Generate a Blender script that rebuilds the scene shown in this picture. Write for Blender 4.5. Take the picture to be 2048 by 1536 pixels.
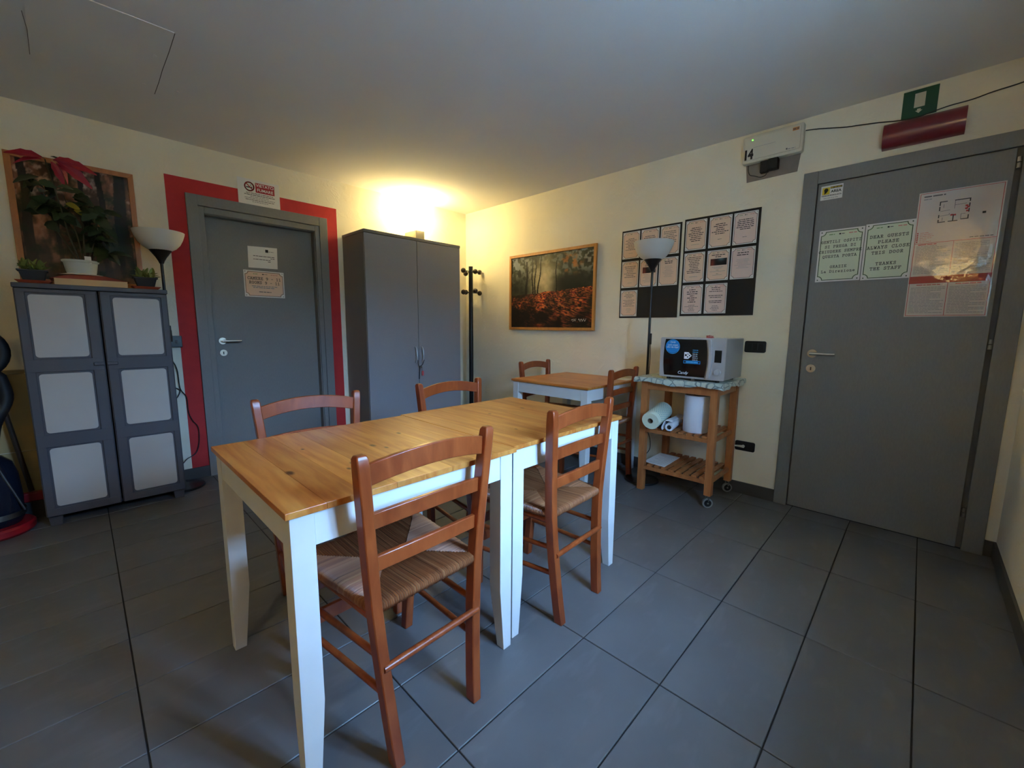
import bpy, math, random
import numpy as np
from mathutils import Vector, Matrix

random.seed(7)
rng = np.random.RandomState(5)
scene = bpy.context.scene
COL = scene.collection
for o in list(bpy.data.objects):
    bpy.data.objects.remove(o)

# ------------------------------------------------------------------ camera
# solved from the floor tiles (60 x 30 cm), door and wall lines
FPX = 837.67
CAM = Vector((-3.2014, -3.8688, 1.1621))
YAW, PITCH, ROLL = -0.7998, -0.1347, 0.0079
cam_d = bpy.data.cameras.new('camera')
cam_d.sensor_width = 36.0
cam_d.lens = 36.0 * FPX / 2048.0
cam_d.clip_start = 0.02
cam = bpy.data.objects.new('camera', cam_d)
COL.objects.link(cam)
cy_, sy_, cp_, sp_ = math.cos(YAW), math.sin(YAW), math.cos(PITCH), math.sin(PITCH)
fw = Vector((-sy_ * cp_, cy_ * cp_, sp_))
rt = Vector((cy_, sy_, 0.0))
up = rt.cross(fw)
cr, sr = math.cos(ROLL), math.sin(ROLL)
rt2, up2 = rt * cr + up * sr, up * cr - rt * sr
mw = Matrix((rt2, up2, -fw)).transposed().to_4x4()
mw.translation = CAM
cam.matrix_world = mw
scene.camera = cam

# ------------------------------------------------------------------ world, daylight, exposure
SKY_STRENGTH = 84.0
world = bpy.data.worlds.new('world')
scene.world = world
world.use_nodes = True
bg = world.node_tree.nodes['Background']
bg.inputs[0].default_value = (0.27, 0.53, 1.0, 1)
bg.inputs[1].default_value = SKY_STRENGTH
scene.view_settings.view_transform = 'Standard'
scene.view_settings.look = 'None'
scene.view_settings.gamma = 1.0
scene.view_settings.use_curve_mapping = False
scene.view_settings.exposure = 0.6

# room: corner at (0,0); wall_left is y = 0, wall_right is x = 0
H = 2.433
XW, YW = -4.60, -4.248          # far ends of the room behind the camera
WIN = (-2.43, -1.75, 1.00, 2.15)  # window opening x0, x1, z0, z1 in the wall y = YW
WT = 0.50                         # depth of that outer wall

pd = bpy.data.lights.new('window_portal', 'AREA')
pd.shape = 'RECTANGLE'
pd.size = WIN[1] - WIN[0]
pd.size_y = WIN[3] - WIN[2]
pd.cycles.is_portal = True
po = bpy.data.objects.new('window_portal', pd)
COL.objects.link(po)
po.location = ((WIN[0] + WIN[1]) / 2, YW - WT + 0.10, (WIN[2] + WIN[3]) / 2)
po.rotation_euler = (math.radians(90), 0, 0)      # faces +Y into the room

# ------------------------------------------------------------------ helpers
def L(r, g, b):
    def c(x):
        x = x / 255.0
        return x / 12.92 if x <= 0.04045 else ((x + 0.055) / 1.055) ** 2.4
    return (c(r), c(g), c(b), 1.0)

MATS = {}
def mat(name, col, rough=0.5, metal=0.0, noise=None, bump=None, emit=None, spec=None, coat=None, rnd=0.0, trans=None):
    """col sRGB 0-255; noise=(scale, amount, stretch) tone variation; bump=(scale, strength, dist)"""
    m = bpy.data.materials.new(name)
    m.use_nodes = True
    nt = m.node_tree
    b = nt.nodes['Principled BSDF']
    c = L(*col)
    b.inputs['Base Color'].default_value = c
    b.inputs['Roughness'].default_value = rough
    b.inputs['Metallic'].default_value = metal
    if spec is not None:
        b.inputs['Specular IOR Level'].default_value = spec
    if coat:
        b.inputs['Coat Weight'].default_value = coat
        b.inputs['Coat Roughness'].default_value = 0.08
    if trans:
        b.inputs['Subsurface Weight'].default_value = trans
        b.inputs['Subsurface Radius'].default_value = (0.02, 0.02, 0.02)
    if emit:
        b.inputs['Emission Color'].default_value = L(*emit[0])
        b.inputs['Emission Strength'].default_value = emit[1]
    tc = None
    if noise or bump:
        tc = nt.nodes.new('ShaderNodeTexCoord')
    src = None
    if noise:
        mp = nt.nodes.new('ShaderNodeMapping')
        st = noise[2] if len(noise) > 2 else (1, 1, 1)
        mp.inputs['Scale'].default_value = st
        nt.links.new(tc.outputs['Object'], mp.inputs[0])
        n = nt.nodes.new('ShaderNodeTexNoise')
        n.inputs['Scale'].default_value = noise[0]
        n.inputs['Detail'].default_value = 6
        nt.links.new(mp.outputs[0], n.inputs['Vector'])
        mr = nt.nodes.new('ShaderNodeMapRange')
        mr.inputs[1].default_value = 0.3
        mr.inputs[2].default_value = 0.7
        mr.inputs[3].default_value = 1 - noise[1]
        mr.inputs[4].default_value = 1 + noise[1]
        nt.links.new(n.outputs[0], mr.inputs[0])
        src = mr.outputs[0]
    if rnd:
        oi = nt.nodes.new('ShaderNodeObjectInfo')
        m2 = nt.nodes.new('ShaderNodeMapRange')
        m2.inputs[3].default_value = 1 - rnd
        m2.inputs[4].default_value = 1 + rnd
        nt.links.new(oi.outputs['Random'], m2.inputs[0])
        if src is not None:
            mu = nt.nodes.new('ShaderNodeMath')
            mu.operation = 'MULTIPLY'
            nt.links.new(src, mu.inputs[0])
            nt.links.new(m2.outputs[0], mu.inputs[1])
            src = mu.outputs[0]
        else:
            src = m2.outputs[0]
    if src is not None:
        vm = nt.nodes.new('ShaderNodeVectorMath')
        vm.operation = 'SCALE'
        vm.inputs[0].default_value = c[:3]
        nt.links.new(src, vm.inputs['Scale'])
        nt.links.new(vm.outputs[0], b.inputs['Base Color'])
    if bump:
        n2 = nt.nodes.new('ShaderNodeTexNoise')
        n2.inputs['Scale'].default_value = bump[0]
        n2.inputs['Detail'].default_value = 8
        n2.inputs['Roughness'].default_value = 0.6
        nt.links.new(tc.outputs['Object'], n2.inputs['Vector'])
        bp = nt.nodes.new('ShaderNodeBump')
        bp.inputs['Strength'].default_value = bump[1]
        bp.inputs['Distance'].default_value = bump[2]
        nt.links.new(n2.outputs[0], bp.inputs['Height'])
        nt.links.new(bp.outputs[0], b.inputs['Normal'])
    MATS[name] = m
    return m

def attr_mat(name, rough=0.5, spec=0.5, mult=1.0):
    """colour from the mesh colour attribute 'ink' (printed pictures, rush strands)"""
    m = bpy.data.materials.new(name)
    m.use_nodes = True
    nt = m.node_tree
    b = nt.nodes['Principled BSDF']
    a = nt.nodes.new('ShaderNodeVertexColor')
    a.layer_name = 'ink'
    nt.links.new(a.outputs[0], b.inputs['Base Color'])
    b.inputs['Roughness'].default_value = rough
    b.inputs['Specular IOR Level'].default_value = spec
    MATS[name] = m
    return m

class Frame:
    def __init__(s, o, u, v):
        s.o, s.u, s.v = Vector(o), Vector(u), Vector(v)
        s.n = s.u.cross(s.v)
    def p(s, a, b, c=0.0):
        return s.o + s.u * a + s.v * b + s.n * c
FR = Frame((0, 0, 0), (0, -1, 0), (0, 0, 1))   # right wall: a = -y, b = z, c = distance into the room
FL = Frame((0, 0, 0), (1, 0, 0), (0, 0, 1))    # left wall:  a = x,  b = z, c = distance into the room
FW = Frame((0, 0, 0), (1, 0, 0), (0, 1, 0))    # lying flat: a = x, b = y, c = z

class MB:
    def __init__(s):
        s.v, s.f, s.fm, s.mats, s.sm = [], [], [], [], []
        s.ink = None
    def mi(s, m):
        m = MATS[m] if isinstance(m, str) else m
        if m not in s.mats:
            s.mats.append(m)
        return s.mats.index(m)
    def add(s, vs, fs, m, smooth=False):
        k = len(s.v)
        s.v += [Vector(p) for p in vs]
        i = s.mi(m)
        for f in fs:
            s.f.append([k + j for j in f])
            s.fm.append(i)
            s.sm.append(smooth)
        return s
    def box(s, lo, hi, m):
        x0, y0, z0 = lo
        x1, y1, z1 = hi
        x0, x1 = min(x0, x1), max(x0, x1)
        y0, y1 = min(y0, y1), max(y0, y1)
        z0, z1 = min(z0, z1), max(z0, z1)
        vs = [(x0, y0, z0), (x1, y0, z0), (x1, y1, z0), (x0, y1, z0), (x0, y0, z1), (x1, y0, z1), (x1, y1, z1), (x0, y1, z1)]
        return s.add(vs, [(0, 3, 2, 1), (4, 5, 6, 7), (0, 1, 5, 4), (1, 2, 6, 5), (2, 3, 7, 6), (3, 0, 4, 7)], m)
    def fbox(s, F, a0, a1, b0, b1, c0, c1, m):
        vs = [F.p(a, b, c) for c in (c0, c1) for (a, b) in ((a0, b0), (a1, b0), (a1, b1), (a0, b1))]
        return s.add(vs, [(0, 3, 2, 1), (4, 5, 6, 7), (0, 1, 5, 4), (1, 2, 6, 5), (2, 3, 7, 6), (3, 0, 4, 7)], m)
    def hexa(s, bot, top, m):
        vs = list(bot) + list(top)
        return s.add(vs, [(0, 3, 2, 1), (4, 5, 6, 7), (0, 1, 5, 4), (1, 2, 6, 5), (2, 3, 7, 6), (3, 0, 4, 7)], m)
    def poly(s, F, pts, c, m):
        return s.add([F.p(a, b, c) for a, b in pts], [tuple(range(len(pts)))], m)
    def quad(s, F, a0, a1, b0, b1, c, m):
        return s.poly(F, [(a0, b0), (a1, b0), (a1, b1), (a0, b1)], c, m)
    def prism(s, F, pts, c0, c1, m, smooth=False):
        n = len(pts)
        vs = [F.p(a, b, c0) for a, b in pts] + [F.p(a, b, c1) for a, b in pts]
        fs = [tuple(reversed(range(n))), tuple(range(n, 2 * n))]
        fs += [(i, (i + 1) % n, n + (i + 1) % n, n + i) for i in range(n)]
        return s.add(vs, fs, m, smooth)
    def line(s, F, pts, w, c, m, closed=False):
        """flat ribbon along a 2-D polyline"""
        P = [Vector((a, b)) for a, b in pts]
        n = len(P)
        rngk = range(n if closed else n - 1)
        for i in rngk:
            p, q = P[i], P[(i + 1) % n]
            d = q - p
            if d.length < 1e-9:
                continue
            d.normalize()
            h = Vector((-d.y, d.x)) * w / 2
            e = d * w / 2
            s.poly(F, [tuple(p - h - e), tuple(q - h + e), tuple(q + h + e), tuple(p + h - e)], c, m)
        return s
    def tube(s, path, r, m, n=8, closed=False, caps=True):
        P = [Vector(p) for p in path]
        k = len(P)
        rr = r if isinstance(r, (list, tuple)) else [r] * k
        t0 = None
        vs = []
        nrm = None
        for i in range(k):
            a = P[(i - 1) % k] if (closed or i > 0) else P[i]
            b = P[(i + 1) % k] if (closed or i < k - 1) else P[i]
            t = (b - a).normalized()
            if nrm is None:
                nrm = t.orthogonal().normalized()
            else:
                nrm = (nrm - t * nrm.dot(t))
                if nrm.length < 1e-6:
                    nrm = t.orthogonal()
                nrm.normalize()
            bi = t.cross(nrm)
            for j in range(n):
                an = 2 * math.pi * j / n
                vs.append(P[i] + (nrm * math.cos(an) + bi * math.sin(an)) * rr[i])
        fs = []
        for i in range(k if closed else k - 1):
            i2 = (i + 1) % k
            for j in range(n):
                j2 = (j + 1) % n
                fs.append((i * n + j, i * n + j2, i2 * n + j2, i2 * n + j))
        s.add(vs, fs, m, True)
        if caps and not closed:
            kk = len(s.v) - len(vs)
            i = s.mi(m)
            s.f.append([kk + j for j in reversed(range(n))]); s.fm.append(i); s.sm.append(False)
            s.f.append([kk + (k - 1) * n + j for j in range(n)]); s.fm.append(i); s.sm.append(False)
        return s
    def cyl(s, a, b, r, m, n=16):
        return s.tube([a, b], r, m, n)
    def lathe(s, prof, c, m, n=24, axis='z', sx=1.0, sy=1.0):
        c = Vector(c)
        vs = []
        for (r, z) in prof:
            for j in range(n):
                an = 2 * math.pi * j / n
                q = Vector((r * math.cos(an) * sx, r * math.sin(an) * sy, z))
                if axis == 'x':
                    q = Vector((q.z, q.x, q.y))
                elif axis == 'y':
                    q = Vector((q.y, q.z, q.x))
                vs.append(c + q)
        fs = []
        for i in range(len(prof) - 1):
            for j in range(n):
                j2 = (j + 1) % n
                fs.append((i * n + j, i * n + j2, (i + 1) * n + j2, (i + 1) * n + j))
        return s.add(vs, fs, m, True)
    def sphere(s, c, r, m, n=12, sz=1.0):
        prof = [(max(1e-4, r * math.sin(math.pi * i / (n // 2 + 2))), -r * sz * math.cos(math.pi * i / (n // 2 + 2))) for i in range(n // 2 + 3)]
        return s.lathe(prof, c, m, n)
    def sweep(s, path, hw, hd, m, ax=(1, 0, 0), ay=(0, 1, 0)):
        """rectangular section swept along a path, section axes fixed"""
        P = [Vector(p) for p in path]
        ax, ay = Vector(ax), Vector(ay)
        k = len(P)
        W = hw if isinstance(hw, (list, tuple)) else [hw] * k
        D = hd if isinstance(hd, (list, tuple)) else [hd] * k
        vs = []
        for i in range(k):
            for (a, b) in ((-1, -1), (1, -1), (1, 1), (-1, 1)):
                vs.append(P[i] + ax * (a * W[i]) + ay * (b * D[i]))
        fs = [(3, 2, 1, 0), tuple((k - 1) * 4 + j for j in range(4))]
        for i in range(k - 1):
            for j in range(4):
                j2 = (j + 1) % 4
                fs.append((i * 4 + j, i * 4 + j2, (i + 1) * 4 + j2, (i + 1) * 4 + j))
        return s.add(vs, fs, m, True)
    def mesh(s, name, off=(0, 0, 0), sharp=35):
        off = Vector(off)
        me = bpy.data.meshes.new(name)
        me.from_pydata([tuple(p - off) for p in s.v], [], s.f)
        for m in s.mats:
            me.materials.append(m)
        me.polygons.foreach_set('material_index', s.fm)
        me.polygons.foreach_set('use_smooth', s.sm)
        if s.ink is not None:
            a = me.color_attributes.new('ink', 'FLOAT_COLOR', 'POINT')
            a.data.foreach_set('color', np.asarray(s.ink, dtype=np.float32).ravel())
        me.update()
        if any(s.sm):
            me.set_sharp_from_angle(angle=math.radians(sharp))
        return me
    def build(s, name, parent=None, bevel=None, label=None, cat=None, group=None, kind=None, sharp=35):
        if parent is not None:
            off = WLOC.get(parent, Vector((0, 0, 0)))
        else:
            lo = [min(p[i] for p in s.v) for i in range(3)]
            hi = [max(p[i] for p in s.v) for i in range(3)]
            off = Vector(((lo[0] + hi[0]) / 2, (lo[1] + hi[1]) / 2, lo[2]))
            if kind == 'structure':
                off = Vector((0, 0, 0))
        o = bpy.data.objects.new(name, s.mesh(name, off, sharp))
        COL.objects.link(o)
        if parent is not None:
            o.parent = parent
        else:
            o.location = off
        WLOC[o] = off
        if bevel:
            md = o.modifiers.new('bevel', 'BEVEL')
            md.width = bevel
            md.segments = 2
            md.limit_method = 'ANGLE'
            md.angle_limit = math.radians(40)
        tag(o, label, cat, group, kind)
        return o

WLOC = {}
def tag(o, label=None, cat=None, group=None, kind=None):
    if label: o['label'] = label
    if cat: o['category'] = cat
    if group: o['group'] = group
    if kind: o['kind'] = kind
    return o
def thing(name, loc, label=None, cat=None, group=None, kind=None):
    o = bpy.data.objects.new(name, None)
    o.empty_display_size = 0.1
    o.location = loc
    COL.objects.link(o)
    WLOC[o] = Vector(loc)
    return tag(o, label, cat, group, kind)
def copy_thing(src, loc, rotz, label):
    """copy a thing with its parts and sub-parts (mesh data shared)"""
    def cp(o, par):
        c = o.copy()
        COL.objects.link(c)
        c.parent = par
        for ch in o.children:
            cp(ch, c)
        return c
    r = cp(src, None)
    r.location = loc
    r.rotation_euler = (0, 0, rotz)
    r['label'] = label
    return r

def arc(c, r, a0, a1, n):
    return [(c[0] + r * math.cos(a0 + (a1 - a0) * i / n), c[1] + r * math.sin(a0 + (a1 - a0) * i / n)) for i in range(n + 1)]
def rrect(a0, a1, b0, b1, r, n=4):
    h = math.pi / 2
    return arc((a1 - r, b0 + r), r, -h, 0, n) + arc((a1 - r, b1 - r), r, 0, h, n) + arc((a0 + r, b1 - r), r, h, 2 * h, n) + arc((a0 + r, b0 + r), r, 2 * h, 3 * h, n)
def smooth_path(pts, n=8):
    P = [Vector(p) for p in pts]
    P = [P[0] * 2 - P[1]] + P + [P[-1] * 2 - P[-2]]
    out = []
    for i in range(1, len(P) - 2):
        for k in range(n):
            t = k / n
            a, b, c, d = P[i - 1], P[i], P[i + 1], P[i + 2]
            out.append(0.5 * ((2 * b) + (c - a) * t + (2 * a - 5 * b + 4 * c - d) * t * t + (3 * b - a - 3 * c + d) * t ** 3))
    out.append(P[-2])
    return out

# ---- lettering: Blender's built-in font (sans) and a drawn typewriter face
def sans(mb, F, s, a, b, size, c, m, align='CENTER', shear=0.0, sx=1.0, bold=0.0):
    cu = bpy.data.curves.new('txt', 'FONT')
    cu.body = s
    cu.size = size
    cu.align_x = align
    cu.align_y = 'CENTER'
    cu.shear = shear
    cu.offset = bold
    cu.resolution_u = 3
    ob = bpy.data.objects.new('txt', cu)
    COL.objects.link(ob)
    bpy.context.view_layer.update()
    me = ob.to_mesh()
    vs = [F.p(a + v.co.x * sx, b + v.co.y, c) for v in me.vertices]
    mb.add(vs, [tuple(p.vertices) for p in me.polygons], m)
    ob.to_mesh_clear()
    bpy.data.objects.remove(ob)
    bpy.data.curves.remove(cu)

# strokes on a 4 x 6 cell, baseline 0; typewriter serifs drawn in
GLY = {
 'A': '0,0 2,6 4,0|1,2.2 3,2.2|-.5,0 1,0|3,0 4.5,0|1,6 2,6', 'C': '4,4.6 3.6,5.5 2,6 .6,5.3 0,3 .6,.7 2,0 3.5,.4 4,1.2|4,4.6 4,6',
 'D': '.6,0 .6,6|0,6 2.4,6 3.7,5 4,3 3.7,1 2.4,0 0,0', 'E': '.6,0 .6,6|0,6 3.8,6 3.8,4.8|0,0 4,0 4,1.3|.6,3.1 2.6,3.1|2.6,2.4 2.6,3.8',
 'F': '.6,0 .6,6|0,6 4,6 4,4.7|.6,3.1 2.6,3.1|2.6,2.4 2.6,3.8|0,0 2,0', 'G': '3.8,4.6 3.4,5.6 2,6 .6,5.3 0,3 .6,.7 2,0 3.4,.3 3.8,.8 3.8,2.6|2.4,2.6 4.4,2.6',
 'H': '.7,0 .7,6|3.3,0 3.3,6|.7,3.1 3.3,3.1|0,0 1.5,0|2.5,0 4,0|0,6 1.5,6|2.5,6 4,6', 'I': '2,0 2,6|.5,0 3.5,0|.5,6 3.5,6',
 'K': '.7,0 .7,6|3.6,6 .7,2.4|1.7,3.6 3.8,0|0,0 1.5,0|0,6 1.5,6|2.8,6 4.2,6|3,0 4.3,0', 'L': '1,0 1,6|.2,6 2,6|.2,0 4,0 4,1.8',
 'M': '.4,0 .4,6 2,2.6 3.6,6 3.6,0|-.3,0 1.2,0|2.8,0 4.3,0|-.3,6 .4,6|3.6,6 4.3,6', 'N': '.6,0 .6,6 3.4,0 3.4,6|0,0 1.4,0|0,6 .6,6|2.6,6 4.2,6',
 'O': '2,6 .6,5.3 0,3 .6,.7 2,0 3.4,.7 4,3 3.4,5.3 2,6', 'P': '.8,0 .8,6|0,6 2.8,6 3.9,5.3 3.9,3.7 2.8,2.8 .8,2.8|0,0 2,0',
 'Q': '2,6 .6,5.3 0,3 .6,.7 2,0 3.4,.7 4,3 3.4,5.3 2,6|1,-1 2,0 3,-.8 4,-.5', 'R': '.8,0 .8,6|0,6 2.6,6 3.6,5.3 3.6,3.8 2.6,3 .8,3|2.2,3 3.7,0 4.3,0|0,0 1.8,0',
 'S': '3.6,4.7 3.2,5.6 2,6 .7,5.5 .5,4.4 1.2,3.4 3,2.8 3.7,1.7 3.3,.5 2,0 .8,.4 .3,1.3|3.6,4.7 3.6,6|.3,1.3 .3,0', 'T': '2,0 2,6|0,4.6 0,6 4,6 4,4.6|1,0 3,0',
 'U': '.5,6 .5,1.6 1.1,.4 2,0 2.9,.4 3.5,1.6 3.5,6|-.2,6 1.3,6|2.7,6 4.2,6', 'W': '.2,6 1,0 2,4 3,0 3.8,6|-.5,6 1,6|3,6 4.5,6',
 'Y': '.2,6 2,2.8 3.8,6|2,2.8 2,0|1,0 3,0|-.4,6 1,6|3,6 4.4,6', 'Z': '.4,4.7 .4,6 3.6,6 .4,0 3.8,0 3.8,1.4', 'z': '.6,3.2 .6,4 3.4,4 .6,0 3.5,0 3.5,1',
 'a': '.8,3.6 2,4.1 3,3.4 3,0 4,0|3,2.3 1.4,2.3 .4,1.2 1,.1 2.2,.1 3,.9', 'e': '.3,2.1 3.7,2.1 3.3,3.5 2,4.1 .7,3.4 .3,2.1 .8,.6 2.1,0 3.6,.6',
 'i': '1,4 2.1,4 2.1,0|.6,0 3.6,0|2,5.3 2.1,5.9', 'n': '.3,4 1,4 1,0|.3,0 1.7,0|1,3.2 2.2,4.1 3.2,3.4 3.2,0|2.6,0 4,0', 'o': '2,4.1 .7,3.4 .2,2.1 .7,.7 2,0 3.3,.7 3.8,2.1 3.3,3.4 2,4.1',
 'r': '.6,4 1.6,4 1.6,0|.6,0 3,0|1.6,3 2.6,4 3.8,3.6', '1': '.8,5 2.1,6 2.1,0|.6,0 3.6,0', '9': '.8,.3 2.2,.2 3.4,1.6 3.7,4 3,5.6 2,6 .9,5.5 .5,4.3 .9,3.2 2,2.8 3.2,3.4 3.7,4.2', '-': '.6,2.8 3.4,2.8',
}
def typed(mb, F, s, a, b, h, c, m, w=None, pitch=None, left=False):
    """centred line of typewriter text with cap height h, baseline b"""
    u = h / 6.0
    pt = pitch or u * 5.6
    w = w or u * 0.95
    x = a if left else a - pt * len(s) / 2 + (pt - 4 * u) / 2
    for ch in s:
        if ch in GLY:
            for st in GLY[ch].split('|'):
                pts = [tuple(float(k) for k in q.split(',')) for q in st.split()]
                mb.line(F, [(x + p * u, b + q * u) for p, q in pts], w, c, m)
        x += pt
def word_bars(mb, F, a0, a1, b, h, c, m, fill=1.0, center=True, wl=(2.0, 6.0)):
    """a line of print too small to read: word-sized marks"""
    span = (a1 - a0) * fill
    x = (a0 + a1) / 2 - span / 2 if center else a0
    e = x + span
    while x < e - h * 0.6:
        k = min(e - x, h * random.uniform(*wl))
        mb.quad(F, x, x + k, b - h / 2, b + h / 2, c, m)
        x += k + h * 0.7
# ------------------------------------------------------------------ materials
def plaster(name, col):
    m = mat(name, col, 0.9, noise=(1.6, 0.05))
    nt = m.node_tree
    b = nt.nodes['Principled BSDF']
    tc = nt.nodes.new('ShaderNodeTexCoord')
    n1 = nt.nodes.new('ShaderNodeTexNoise')
    n1.inputs['Scale'].default_value = 9
    n1.inputs['Detail'].default_value = 7
    n1.inputs['Roughness'].default_value = 0.62
    n1.inputs['Distortion'].default_value = 0.5
    nt.links.new(tc.outputs['Object'], n1.inputs['Vector'])
    rp = nt.nodes.new('ShaderNodeMapRange')
    rp.inputs[1].default_value = 0.52
    rp.inputs[2].default_value = 0.66
    nt.links.new(n1.outputs[0], rp.inputs[0])
    n2 = nt.nodes.new('ShaderNodeTexNoise')
    n2.inputs['Scale'].default_value = 60
    n2.inputs['Detail'].default_value = 4
    nt.links.new(tc.outputs['Object'], n2.inputs['Vector'])
    ad = nt.nodes.new('ShaderNodeMath')
    ad.operation = 'MULTIPLY_ADD'
    nt.links.new(n2.outputs[0], ad.inputs[0])
    ad.inputs[1].default_value = 0.35
    nt.links.new(rp.outputs[0], ad.inputs[2])
    bp = nt.nodes.new('ShaderNodeBump')
    bp.inputs['Strength'].default_value = 0.5
    bp.inputs['Distance'].default_value = 0.003
    nt.links.new(ad.outputs[0], bp.inputs['Height'])
    nt.links.new(bp.outputs[0], b.inputs['Normal'])
    return m
plaster('wall_plaster', (240, 231, 207))
mat('ceiling_paint', (230, 227, 222), 0.92, noise=(1.2, 0.03), bump=(30, 0.25, 0.002))
mat('grout', (38, 36, 34), 0.9)
def tile_mat():
    m = mat('tile', (103, 102, 101), 0.42, noise=(3.2, 0.10), rnd=0.05, bump=(24, 0.12, 0.002))
    nt = m.node_tree
    b = nt.nodes['Principled BSDF']
    # light cloudy streaks of the stone-look glaze
    tc = nt.nodes.new('ShaderNodeTexCoord')
    oi = nt.nodes.new('ShaderNodeObjectInfo')
    mp = nt.nodes.new('ShaderNodeMapping')
    mp.inputs['Scale'].default_value = (5, 12, 5)
    mp.inputs['Rotation'].default_value = (0, 0, 0.7)
    nt.links.new(tc.outputs['Object'], mp.inputs[0])
    nt.links.new(oi.outputs['Location'], mp.inputs['Location'])
    n = nt.nodes.new('ShaderNodeTexNoise')
    n.inputs['Scale'].default_value = 1.4
    n.inputs['Detail'].default_value = 7
    n.inputs['Distortion'].default_value = 0.6
    nt.links.new(mp.outputs[0], n.inputs['Vector'])
    mr = nt.nodes.new('ShaderNodeMapRange')
    mr.inputs[1].default_value = 0.55
    mr.inputs[2].default_value = 0.8
    mr.inputs[4].default_value = 0.28
    nt.links.new(n.outputs[0], mr.inputs[0])
    mx = nt.nodes.new('ShaderNodeMix')
    mx.data_type = 'RGBA'
    src = b.inputs['Base Color'].links[0].from_socket
    nt.links.new(mr.outputs[0], mx.inputs[0])
    nt.links.new(src, mx.inputs[6])
    mx.inputs[7].default_value = L(138, 138, 138)
    nt.links.new(mx.outputs[2], b.inputs['Base Color'])
tile_mat()
mat('skirting', (74, 71, 68), 0.5)
mat('red_paint', (192, 50, 50), 0.85, noise=(14, 0.06), bump=(50, 0.3, 0.003))
mat('door_grey', (125, 124, 121), 0.5, noise=(180, 0.05, (1, 1, 0.25)), bump=(220, 0.08, 0.001))
mat('door_grey_dark', (96, 94, 92), 0.6)
mat('steel', (206, 198, 186), 0.24, 1.0)
mat('dull_steel', (150, 148, 144), 0.42, 1.0)
mat('handle_silver', (188, 186, 184), 0.3, 0.3)
mat('black_plastic', (20, 20, 21), 0.32)
mat('black_metal', (18, 18, 19), 0.35)
mat('cable_black', (22, 21, 20), 0.5)
mat('white_paint', (222, 221, 216), 0.42, noise=(9, 0.03))
mat('paper', (232, 229, 224), 0.7)
mat('peach', (236, 204, 178), 0.7)
mat('pinkpaper', (232, 206, 196), 0.7)
mat('greenpaper', (220, 228, 200), 0.7)
mat('ink_black', (26, 25, 25), 0.7)
mat('ink_grey', (96, 92, 92), 0.7)
mat('ink_light', (150, 148, 148), 0.7)
mat('ink_red', (196, 62, 58), 0.7)
mat('ink_darkgreen', (58, 78, 52), 0.7)
mat('ink_green', (120, 160, 100), 0.7)
mat('ink_pink', (218, 150, 140), 0.7)
mat('sign_red', (172, 28, 40), 0.6)
mat('sign_yellow', (226, 196, 40), 0.6)
mat('exit_green', (10, 74, 50), 0.5)
mat('exit_white', (210, 206, 186), 0.6)
mat('board_black', (26, 23, 21), 0.75)
mat('pine_frame', (196, 134, 66), 0.45, noise=(7, 0.12, (8, 8, 1)))
mat('pine_frame2', (176, 112, 60), 0.42, noise=(7, 0.14, (8, 8, 1)))

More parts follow.
